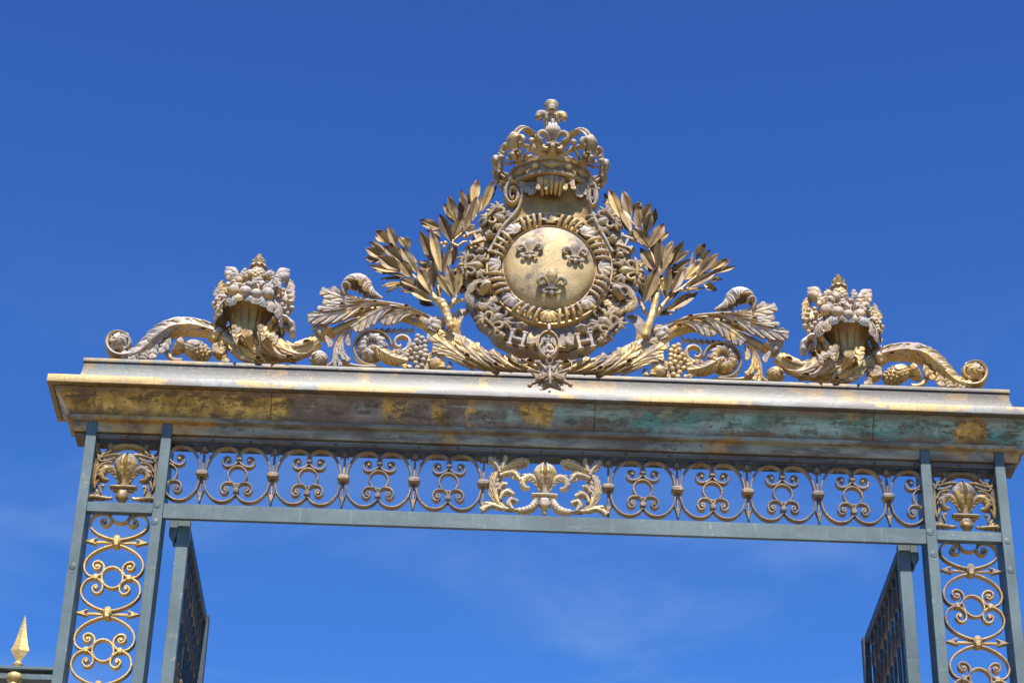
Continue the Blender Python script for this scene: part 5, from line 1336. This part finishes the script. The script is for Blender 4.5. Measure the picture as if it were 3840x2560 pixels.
def flamed_lily(px, py, ang, s=.115):
    o = z4(px, py, -.055); x, zv = rot2(ang-pi/2)   # ang: where the top petal points
    m = fleur(basis(o-zv*s*.35, x, zv, s*.9), 1.1)
    tube([o-zv*s*.36-x*s*.34+A([0, -.028, 0]), o-zv*s*.36+x*s*.34+A([0, -.028, 0])], .011, n=4, ns=8, m=m)
    obj('flaming_lily', m, M_COLLAR, co_)
    for q in (.70, 2.44, 3.8, 5.6):
        dd = cos(q)*x+sin(q)*zv; fm = MB(); flame(fm, o+dd*s*.40+A([0, .008, 0]), dd, s*.62); obj('flame', fm, M_COLLAR, co_)
def crown_small(m, o, zv, s):
    x = np.cross(A([0, 1, 0]), zv); B = basis(o, x, zv, s)
    c = MB(); lathe([(.0, -.30), (.40, -.30), (.44, -.24), (.40, -.10), (.50, .05), (.56, .2), (.46, .36), (.2, .42), (0, .44)], None, 24, c, disp=lambda u, a: .14*abs(sin(3*a))*(u > .3))
    for j in range(6): ball(A([.46*cos(j*pi/3), .46*sin(j*pi/3), -.02]), .10, c, 8, 6)
    ball(A([0, 0, .55]), .14, c, 8, 6); ball(A([0, 0, .72]), .08, c, 8, 6)
    m.mb(c, B)
def letter_h(px, py, ang, s=.056):
    o = z4(px, py, -.085); x, zv = rot2(ang); s *= 1.08
    h = MB()
    for sx in (-1, 1):
        box(sx*.72-.17, sx*.72+.17, -.28, .28, -1, 1, h, b=.04)
        for sz in (-1, 1): box(sx*.72-.34, sx*.72+.34, -.32, .30, sz*.92-.13, sz*.92+.13, h, b=.05)
    box(-.56, .56, -.24, .24, -.14, .14, h, b=.03)
    m = MB(); m.mb(h, (s*np.column_stack([x, A([0, 1, 0]), zv]), o)); obj('letter_h', m, M_SCULPT, co_)
    for dx, dz, r in ((0, 1.75, 1.0), (-1.75, .1, .8), (1.75, -.1, .8)):
        c = MB(); d = dx*x+dz*zv
        crown_small(c, o+s*d+A([0, .03, 0]), (d/np.linalg.norm(d)), s*r*1.25); obj('link_crown', c, M_COLLAR, co_)
def trophy(px, py, s):
    o = z4(px, py, -.05); m = MB(); x, zv = rot2(0); S_ = .075
    # cuirass and helmet
    tube([o+A([0, 0, -.02]), o+A([s*.02, -.02, .02]), o+A([s*.05, -.03, .04]), o+A([s*.075, -.03, .045])], [.03, .042, .042, .03], n=16, ns=16, m=m, disp=lambda u, a: .06*cos(6*a))
    lathe([(.026, -.03), (.032, .0), (.036, .012), (.032, .016), (.024, .012), (.022, -.01), (.0, -.02)], basis(o+A([-s*.004, -.045, .02]), (.66, -s*.75*-1*.0+.3, 0), (-s*.55, -.80, -.2)), 20, m)
    obj('helmet', m, M_COLLAR, co_)
    b = MB()
    for a, w in (([(s*.11, .12), (s*.05, .10), (-s*.02, .07), (-s*.07, .03)], .03), ([(s*.06, .13), (s*.0, .10), (-s*.05, .05), (-s*.08, -.01)], .03), ([(-s*.08, .02), (-s*.085, -.03), (-s*.05, -.08), (s*.0, -.10)], .04), ([(-s*.05, -.06), (s*.0, -.10), (s*.05, -.11), (s*.09, -.08)], .035), ([(s*.02, -.05), (s*.06, -.07), (s*.10, -.06), (s*.12, -.03)], .03)):
        leaf([o+A([q[0], -.01, q[1]]) for q in a], [w*.5, w, w, w*.4], nl=2, nv=17, n=30, gd=.10, notch=.10, fine=.10, cam=2, lean=.2, curl=-.15, thick=.010, m=b)
    obj('trophy_drapery', b, M_COLLAR, co_)
    l = MB()
    for q in (-1, 0, 1): tube([o+A([-s*.05, .02, .05]), o+A([-s*(.105+.008*q), .02, .055+.028*q+.02])], [.009, .006], n=4, ns=6, m=l)
    obj('trophy_lance', l, M_COLLAR, co_)
for s in (-1, 1):
    g = lambda x, y: (x, y) if s < 0 else (1790-x, y+ (1790-2*x)*.034)
    flamed_lily(*g(462, 138), pi/2+s*(-2.3) if False else (-.6 if s < 0 else pi+.6), .138)
    letter_h(*g(287, 300), (-1.2 if s < 0 else 1.2)+pi*.5*0, .052)
    flamed_lily(*g(262, 530), (0 if s < 0 else pi), .142)
    trophy(*g(320, 745), -1 if s > 0 else 1)
    flamed_lily(*g(440, 970), (.75 if s < 0 else pi-.75), .140)
    letter_h(*g(622, 1118), (-.22 if s < 0 else .22), .058)
for s in (-1, 1):
    for i, a in enumerate(np.arange(-1.15, .95, .125)):
        if min(abs(a+1.03), abs(a-.42)) < .17: continue      # leave the letters clear
        for rr in (.80, .95):
            if rnd.random() < .22: continue
            b = a+rnd.uniform(-.05, .05); aa = b if s > 0 else pi-b
            o = A([EC[0]+OX*rr*cos(aa), -.022+YO, EC[2]+OZ*rr*sin(aa)]); ph = rnd.random()*6.28; k = rnd.uniform(.030, .042); m = MB()
            for h in (1, -1):
                pts = [o+A([k*(1-.55*u)*cos(ph+h*3.6*u)*(1 if h > 0 else 1.0), -.016*sin(pi*u), k*(1-.55*u)*sin(ph+h*3.6*u)])+h*A([k*.5*cos(ph+1.5), 0, k*.5*sin(ph+1.5)]) for u in np.linspace(0, 1, 9)]
                tube(pts, [.006, .011, .012, .011, .005], n=16, ns=7, m=m)
            obj('collar_foliage', m, M_COLLAR, co_)
# --- pendant medal
pm_ = thing('pendant_medal', 'oval relief medal of a winged figure hanging below the cartouche', 'medal', tuple(z4(870, 1270, -.10)))
pc = z4(872, 1158, -.10); prx, prz = 92/2.1475/560, (z4(872, 1048, -.10)[2]-z4(872, 1266, -.10)[2])/2
m = MB(); v = []; prof = [(.0, .012), (.80, .012), (.84, .0), (.90, -.012), (.97, -.010), (1.0, .004), (1.0, .05), (.0, .05)]
for a in np.linspace(0, 2*pi, 64, endpoint=False):
    for q, y in prof: v.append((pc[0]+prx*q*cos(a), pc[1]+y, pc[2]+prz*q*sin(a)))
k = len(prof); f = [(i*k+q, i*k+q+1, ((i+1) % 64)*k+q+1, ((i+1) % 64)*k+q) for i in range(64) for q in range(k-1)]
m.add(v, f); obj('medal_disc', m, M_SCULPT_WARM, pm_)
fg = MB(); S_ = prx
B = (np.diag([prx, prx, prz*.92]), pc)
def ft(pts, r, **k2):
    q = MB(); tube([(x, -.04+y, z) for x, y, z in pts], r, n=16, ns=10, m=q); fg.mb(q, B)
ft([(0, 0, -.10), (-.02, -.02, .12), (.0, -.03, .34), (.02, -.02, .42)], [.15, .13, .19, .09])           # torso
ft([(.02, 0, .44), (.03, -.03, .56), (.03, -.02, .66)], [.07, .12, .07])                                # head
ft([(-.08, 0, -.08), (-.14, -.05, -.35), (-.12, -.02, -.62), (-.16, -.03, -.66)], [.13, .12, .08, .05]) # legs
ft([(.08, 0, -.08), (.22, -.08, -.28), (.24, -.02, -.50), (.32, -.03, -.52)], [.13, .12, .08, .05])
ft([(-.15, 0, .34), (-.38, -.03, .30), (-.30, -.04, .52)], [.07, .06, .05])                            # arms
ft([(.17, 0, .34), (.30, -.04, .12), (.44, -.03, .02)], [.07, .06, .04])
ft([(-.12, 0, -.1), (0, -.05, -.22), (.14, 0, -.12)], [.10, .18, .10])                                   # tunic skirt
ft([(-.35, .02, -.72), (-.05, -.02, -.62), (.2, -.02, -.70), (.48, .02, -.58)], [.08, .14, .13, .06])    # the beaten creature
for s in (-1, 1):
    q = MB(); leaf([(s*.12, -.03, .36), (s*.35, -.05, .45), (s*.55, -.04, .25), (s*.60, -.02, -.10)], [.05, .15, .14, .04], nl=4, nv=13, n=24, gd=.2, notch=.25, thick=.02, m=q); fg.mb(q, B)
obj('winged_figure', fg, M_SCULPT, pm_)
lp = MB(); tube([z4(878, 1000, -.10), z4(880, 1050, -.12)], .011, n=4, ns=8, m=lp)
tube([pc+A([0, .0, -prz*.97])+A([.0, .022*cos(a), .025*sin(a)-.01]) for a in np.linspace(0, 2*pi, 13)], .008, n=24, ns=8, front=(1, 0, 0), m=lp, caps=False)
obj('suspension_loop', lp, M_SCULPT, pm_)
# --- star of the order
M_STAR = gilt('dull_star_metal', .30, off=50.0, gc=(.46, .31, .13), gc2=(.32, .21, .08), grey=(.31, .25, .20), grey2=(.17, .135, .105), white=.35)
st = thing('star_cross', 'eight pointed star cross with a diving dove hanging over the cornice edge', 'star cross', tuple(zs(1020, 1330, -.12)))
YS = -.14; c = zs(1015, 1000, YS)
T8 = [(760, 660), (1250, 660), (1480, 835), (1500, 1190), (1300, 1330), (830, 1325), (545, 1200), (540, 850)]
tips = [zs(x, y, YS) for x, y in T8]
inn = [zs(x, y, YS) for x, y in ((1010, 800), (1195, 930), (1360, 1020), (1165, 1100), (1020, 1235), (855, 1100), (675, 1035), (850, 930))]
order = [tips[0], inn[0], tips[1], inn[1], tips[2], inn[2], tips[3], inn[3], tips[4], inn[4], tips[5], inn[5], tips[6], inn[6], tips[7], inn[7]]
ow = A(order); n_o = 16; cm_ = c+A([0, -.016, 0])
small = c+(ow-c)*.93; small[:, 1] = YS
ow2 = ow.copy(); ow2[:, 1] = YS+.008; back = ow.copy(); back[:, 1] = YS+.020
V = np.vstack([[cm_], small, ow2, back, [c+A([0, .020, 0])]]); f = []
for i in range(16):
    k = (i+1) % 16
    f += [(0, 1+k, 1+i), (1+i, 1+k, 17+k, 17+i), (17+i, 17+k, 33+k, 33+i), (49, 33+i, 33+k)]
crs = MB(); crs.add(V, [q[::-1] for q in f]); obj('cross_plate', crs, M_STAR, st, sharp=15)
for p in tips: obj('ball_tip', ball(p+A([0, .012, 0]), .017, None, 12, 8), M_STAR, st)
cc = c-A([0, 0, 0])
ed = MB()
for a, b_ in ((0, 1), (2, 3), (4, 5), (6, 7)):
    mid = (tips[a]+tips[b_])/2; dirv = mid-c
    for t_ in (tips[a], tips[b_]):
        tube([c+(t_-c)*.30+A([0, -.012, 0]), c+(t_-c)*.90+A([0, -.002, 0])], .0055, n=4, ns=6, m=ed)
obj('raised_edges', ed, M_STAR, st)
for i, q in enumerate(((800, 860), (1235, 850), (790, 1190), (1270, 1190))):
    p = zs(*q, YS+.02); d = p-c; d[1] = 0; d /= np.linalg.norm(d)
    m = fleur(basis(p-d*.012, np.cross(A([0, 1, 0]), d), d, .034)); obj('small_lily', m, M_STAR, st)
dv = MB()
tube([zs(1015, 770, YS-.015), zs(1010, 860, YS-.03), zs(1015, 970, YS-.045), zs(1020, 1080, YS-.05), zs(1020, 1160, YS-.05), zs(1022, 1225, YS-.045)], [.014, .010, .014, .012, .010, .003], n=28, ns=14, m=dv)
ball(zs(1020, 1170, YS-.052), (.011, .011, .013), dv, 12, 8)
for s in (-1, 1):
    leaf([zs(1020+s*20, 1010, YS-.035), zs(1020+s*110, 960, YS-.04), zs(1020+s*220, 990, YS-.035), zs(1020+s*350, 1040, YS-.02)], [.012, .024, .022, .006] if s < 0 else [.014, .026, .024, .006], [.014, .026, .024, .006] if s < 0 else [.012, .024, .022, .006], nl=4, nv=13, n=26, gd=.2, notch=.25, thick=.012, m=dv)
for q in (-1, 0, 1): leaf([zs(1010, 850, YS-.02), zs(1010+q*25, 800, YS-.02), zs(1010+q*60, 760, YS-.015)], [.006, .011, .008], nl=1, nv=7, n=10, notch=.05, thick=.008, m=dv)
obj('dove', dv, M_STAR, st)
rg = MB(); rc = zs(1005, 660, YS+.02)
tube([rc+A([.022*cos(a), .0, .026*sin(a)]) for a in np.linspace(0, 2*pi, 17)], .0065, .02, n=30, ns=10, m=rg, caps=False)
obj('suspension_ring', rg, M_STAR, st)

# ================================================================== royal crown
zk = Zm(1830, 360, 4.127)
kx, ky = 985, .18
Xc = 0.0; RC = .302
ztop = zk(1000, 925, ky-RC)[2]; zbot = zk(1000, 1160, ky-RC)[2]
ztop -= .018; zbot -= .018
cr = thing('crown', 'openwork royal crown of lilies and beaded arches topping the whole crest', 'crown', (Xc, ky, zbot))
O = A([Xc, ky, 0.])
ring_ = lathe([(RC-.03, zbot+.01), (RC-.01, zbot-.006), (RC+.012, zbot), (RC+.014, zbot+.018), (RC-.004, zbot+.024), (RC-.002, ztop-.03), (RC+.018, ztop-.022), (RC+.022, ztop), (RC+.005, ztop+.008), (RC-.03, ztop+.006), (RC-.035, zbot+.03)], (np.eye(3), O), 96)
obj('circlet', ring_, M_CROWN, cr)
zm = (zbot+ztop)/2
for i in range(8):
    a = -pi/2+i*pi/4; d = A([cos(a), sin(a), 0]); tdir = A([-sin(a), cos(a), 0])
    p = O+d*(RC+.004)+A([0, 0, zm])
    b = MB()
    for k, y in ((1.0, .0), (.72, .010), (.66, .004), (.40, .016), (.0, .026)):
        pass
    v = []
    rows = ((1.0, .004), (.84, .018), (.70, .010), (.42, .016), (.05, .030))
    for k, h in rows: v += [p+tdir*.074*k+d*h, p+A([0, 0, .040*k])+d*h, p-tdir*.074*k+d*h, p-A([0, 0, .040*k])+d*h]
    f = grid_faces(len(rows), 4, True)
    b.add(v, f); obj('lozenge_jewel', b, M_CROWN, cr, sharp=20)
    a2 = a+pi/8; d2 = A([cos(a2), sin(a2), 0])
    obj('pearl', ball(O+d2*(RC+.012)+A([0, 0, zm]), .027, None, 16, 12), M_GOLD, cr)
    # lily standing on the rim, leaning out a little
    up = A([0, 0, 1])+d*.16
    s = .172
    base = O+d*(RC+.082)+A([0, 0, ztop+.060])
    m = fleur(basis(base, tdir, up, s), 1.34); obj('lily', m, M_CROWN, cr)
    q = MB(); tube([O+d*(RC+.0)+A([0, 0, ztop-.01]), O+d*(RC+.045)+A([0, 0, ztop+.02]), base+A([0, 0, -.005])], [.030, .030, .026], [.02, .02, .02], n=10, ns=12, front=d, m=q); ball(base+d*.020+A([0, 0, -.032]), .020, q, 10, 8)
    obj('lily_foot', q, M_CROWN, cr)
    # ball on a curling stalk between two lilies
    q = MB(); pb = O+d2*(RC+.098)+A([0, 0, ztop+.095]); t2 = A([-sin(a2), cos(a2), 0])
    ball(pb, .024, q, 12, 10)
    for sx in (-1, 1):
        tube([pb+A([0, 0, -.015]), pb+t2*sx*.020+A([0, 0, -.055])-d2*.015, pb+t2*sx*.055+A([0, 0, -.085])-d2*.035, O+(d2*(RC-.005)+t2*sx*.095)+A([0, 0, ztop+.035])], [.010, .011, .011, .012], n=18, ns=8, m=q)
    obj('ball_stalk', q, M_CROWN, cr)
    # arch
    hz = ztop
    prof = [(RC+.01, .01), (RC+.065, .08), (RC+.085, .17), (RC+.055, .26), (RC-.02, .33), (RC-.11, .325), (RC-.20, .265), (.03, .21)]
    P = [O+d*r+A([0, 0, hz+h]) for r, h in prof]
    arch = tube(P, .034, .008, n=60, ns=10, front=d+A([0, 0, .4]))
    # flat band: radius across (tdir) comes from rn
    ar = obj('arch', arch, M_CROWN, cr)
    ps = sm(P, 60); bd_ = MB()
    for j, q_ in enumerate(range(20, 42, 2)):
        e = ps[q_]; tt = ps[q_+1]-ps[q_-1]; nrm = np.cross(tdir, tt); nrm /= np.linalg.norm(nrm); nrm *= np.sign(nrm@(d+A([0, 0, .6])))
        obj('bead', ball(e+nrm*.017, .0165-.0006*abs(j-4), None, 10, 8), M_CROWN, ar)
# top ornament
fz = zk(985, 430, ky)[2]-.02
m = MB(); lathe([(.0, -.14), (.04, -.14), (.05, -.10), (.042, -.06), (.050, -.03), (.050, .03), (.060, .04), (.060, .056), (.045, .062), (.040, .11), (.0, .11)], (np.eye(3), A([Xc, ky, fz])), 40, m, disp=lambda s, a: .06*cos(8*a)); obj('finial_stem', m, M_CROWN, cr)
bz_ = zk(985, 135, ky)[2]-.018
m = MB(); lathe([(.0, -.10), (.026, -.10), (.032, -.07), (.046, -.03), (.055, .005), (.054, .02), (.044, .036), (.022, .046), (0, .048)], (np.eye(3), A([Xc, ky, bz_])), 40, m, disp=lambda s, a: -.05*max(0, cos(2*a+pi))**8); obj('finial_bud', m, M_CROWN, cr)
for i in range(4):
    a = -pi/2+i*pi/2; d = A([cos(a), sin(a), 0])
    b0 = A([Xc, ky, fz+.055])
    m = MB(); tube([b0+d*.02, b0+d*.035+A([0, 0, .03]), b0+d*.058+A([0, 0, .052]), b0+d*.086+A([0, 0, .046]), b0+d*.094+A([0, 0, .018]), b0+d*.078+A([0, 0, .000])], [.016, .020, .027, .029, .026, .014], [.016, .022, .030, .034, .028, .016], n=30, ns=14, front=A([0, 0, 1])+d*.3, m=m)
    obj('finial_curl', m, M_CROWN, cr)
for j in range(4): obj('finial_bead', ball(zk(1032, 305+j*32, .0), (.0135-.001*abs(j-1),)*3, None, 10, 8), M_RIVET, cr)
# ================================================================== light, sky, camera
SUN_EL, SUN_AZ = radians(61.5), radians(4)      # azimuth measured from straight behind the camera, towards the right
sd = np.array([sin(SUN_AZ)*cos(SUN_EL), -cos(SUN_AZ)*cos(SUN_EL), sin(SUN_EL)])
L = bpy.data.lights.new('sun', 'SUN'); L.energy = 5.0; L.angle = radians(.53); L.color = (1, .955, .88)
lo = bpy.data.objects.new('sun', L); COL.objects.link(lo)
from mathutils import Vector, Matrix
lo.rotation_euler = Vector(sd).to_track_quat('Z', 'Y').to_euler(); lo.location = (0, -20, 40)
w = bpy.data.worlds.new('World'); bpy.context.scene.world = w; w.use_nodes = True
nt = w.node_tree; bg = nt.nodes['Background']
sky = nt.nodes.new('ShaderNodeTexSky'); sky.sky_type = 'NISHITA'; sky.sun_disc = False
sky.sun_elevation = SUN_EL; sky.sun_rotation = pi-SUN_AZ
sky.altitude = 120; sky.air_density = 1.0; sky.dust_density = .25; sky.ozone_density = 3.0
hs = nt.nodes.new('ShaderNodeHueSaturation'); hs.inputs['Saturation'].default_value = 1.0; hs.inputs['Hue'].default_value = .5
tint = nt.nodes.new('ShaderNodeMix'); tint.data_type = 'RGBA'; tint.blend_type = 'MULTIPLY'; tint.inputs[0].default_value = 1; tint.inputs[7].default_value = (.50, .80, 1.26, 1)
nt.links.new(sky.outputs[0], tint.inputs[6]); gmm = nt.nodes.new('ShaderNodeGamma'); gmm.inputs[1].default_value = 1.22; nt.links.new(tint.outputs[2], gmm.inputs[0]); 
sz = nt.nodes.new('ShaderNodeSeparateXYZ'); tcs = nt.nodes.new('ShaderNodeTexCoord'); nt.links.new(tcs.outputs['Generated'], sz.inputs[0])
lowr = nt.nodes.new('ShaderNodeMapRange')
for i, q in enumerate((.66, .38, 0, 1)): lowr.inputs[i+1].default_value = q
nt.links.new(sz.outputs[2], lowr.inputs[0])
haz = nt.nodes.new('ShaderNodeMix'); haz.data_type = 'RGBA'; haz.blend_type = 'MULTIPLY'; haz.inputs[7].default_value = (1.32, 1.40, 1.22, 1)
nt.links.new(lowr.outputs[0], haz.inputs[0]); nt.links.new(gmm.outputs[0], haz.inputs[6]); nt.links.new(haz.outputs[2], hs.inputs['Color'])
# thin high cirrus low in the view
tc = nt.nodes.new('ShaderNodeTexCoord'); mp = nt.nodes.new('ShaderNodeMapping'); mp.inputs['Scale'].default_value = (2.2, 2.2, 7); mp.inputs['Rotation'].default_value = (0, .35, 0)
nt.links.new(tc.outputs['Generated'], mp.inputs[0])
nn = nt.nodes.new('ShaderNodeTexNoise'); nn.inputs['Scale'].default_value = 2.3; nn.inputs['Detail'].default_value = 6; nn.inputs['Roughness'].default_value = .55; nn.inputs['Distortion'].default_value = .5
nt.links.new(mp.outputs[0], nn.inputs['Vector'])
mr = nt.nodes.new('ShaderNodeMapRange'); mr.interpolation_type = 'SMOOTHSTEP'
for i, q in enumerate((.44, .78, 0, .40)): mr.inputs[i+1].default_value = q
nt.links.new(nn.outputs['Fac'], mr.inputs[0])
sx = nt.nodes.new('ShaderNodeSeparateXYZ'); nt.links.new(tc.outputs['Generated'], sx.inputs[0])
m2 = nt.nodes.new('ShaderNodeMapRange'); m2.interpolation_type = 'SMOOTHSTEP'
for i, q in enumerate((.58, .42, 0, 1)): m2.inputs[i+1].default_value = q
nt.links.new(sx.outputs[2], m2.inputs[0])
mu = nt.nodes.new('ShaderNodeMath'); mu.operation = 'MULTIPLY'; nt.links.new(mr.outputs[0], mu.inputs[0]); nt.links.new(m2.outputs[0], mu.inputs[1])
mx = nt.nodes.new('ShaderNodeMix'); mx.data_type = 'RGBA'; nt.links.new(mu.outputs[0], mx.inputs[0]); nt.links.new(hs.outputs[0], mx.inputs[6]); mx.inputs[7].default_value = (3.6, 5.2, 8.0, 1)
nt.links.new(mx.outputs[2], bg.inputs['Color']); bg.inputs['Strength'].default_value = .050
cam = bpy.data.cameras.new('camera'); co = bpy.data.objects.new('camera', cam); COL.objects.link(co)
cam.sensor_width = 22.3; cam.lens = 22.3*FOC/3840; cam.clip_start = .1; cam.clip_end = 3000
co.matrix_world = Matrix(((CAM_R[0], CAM_U[0], -_f[0], CAM_P[0]), (CAM_R[1], CAM_U[1], -_f[1], CAM_P[1]), (CAM_R[2], CAM_U[2], -_f[2], CAM_P[2]), (0, 0, 0, 1)))
sc = bpy.context.scene; sc.camera = co
sc.view_settings.view_transform = 'Standard'; sc.view_settings.look = 'None'; sc.view_settings.gamma = 1
sc.view_settings.exposure = .98
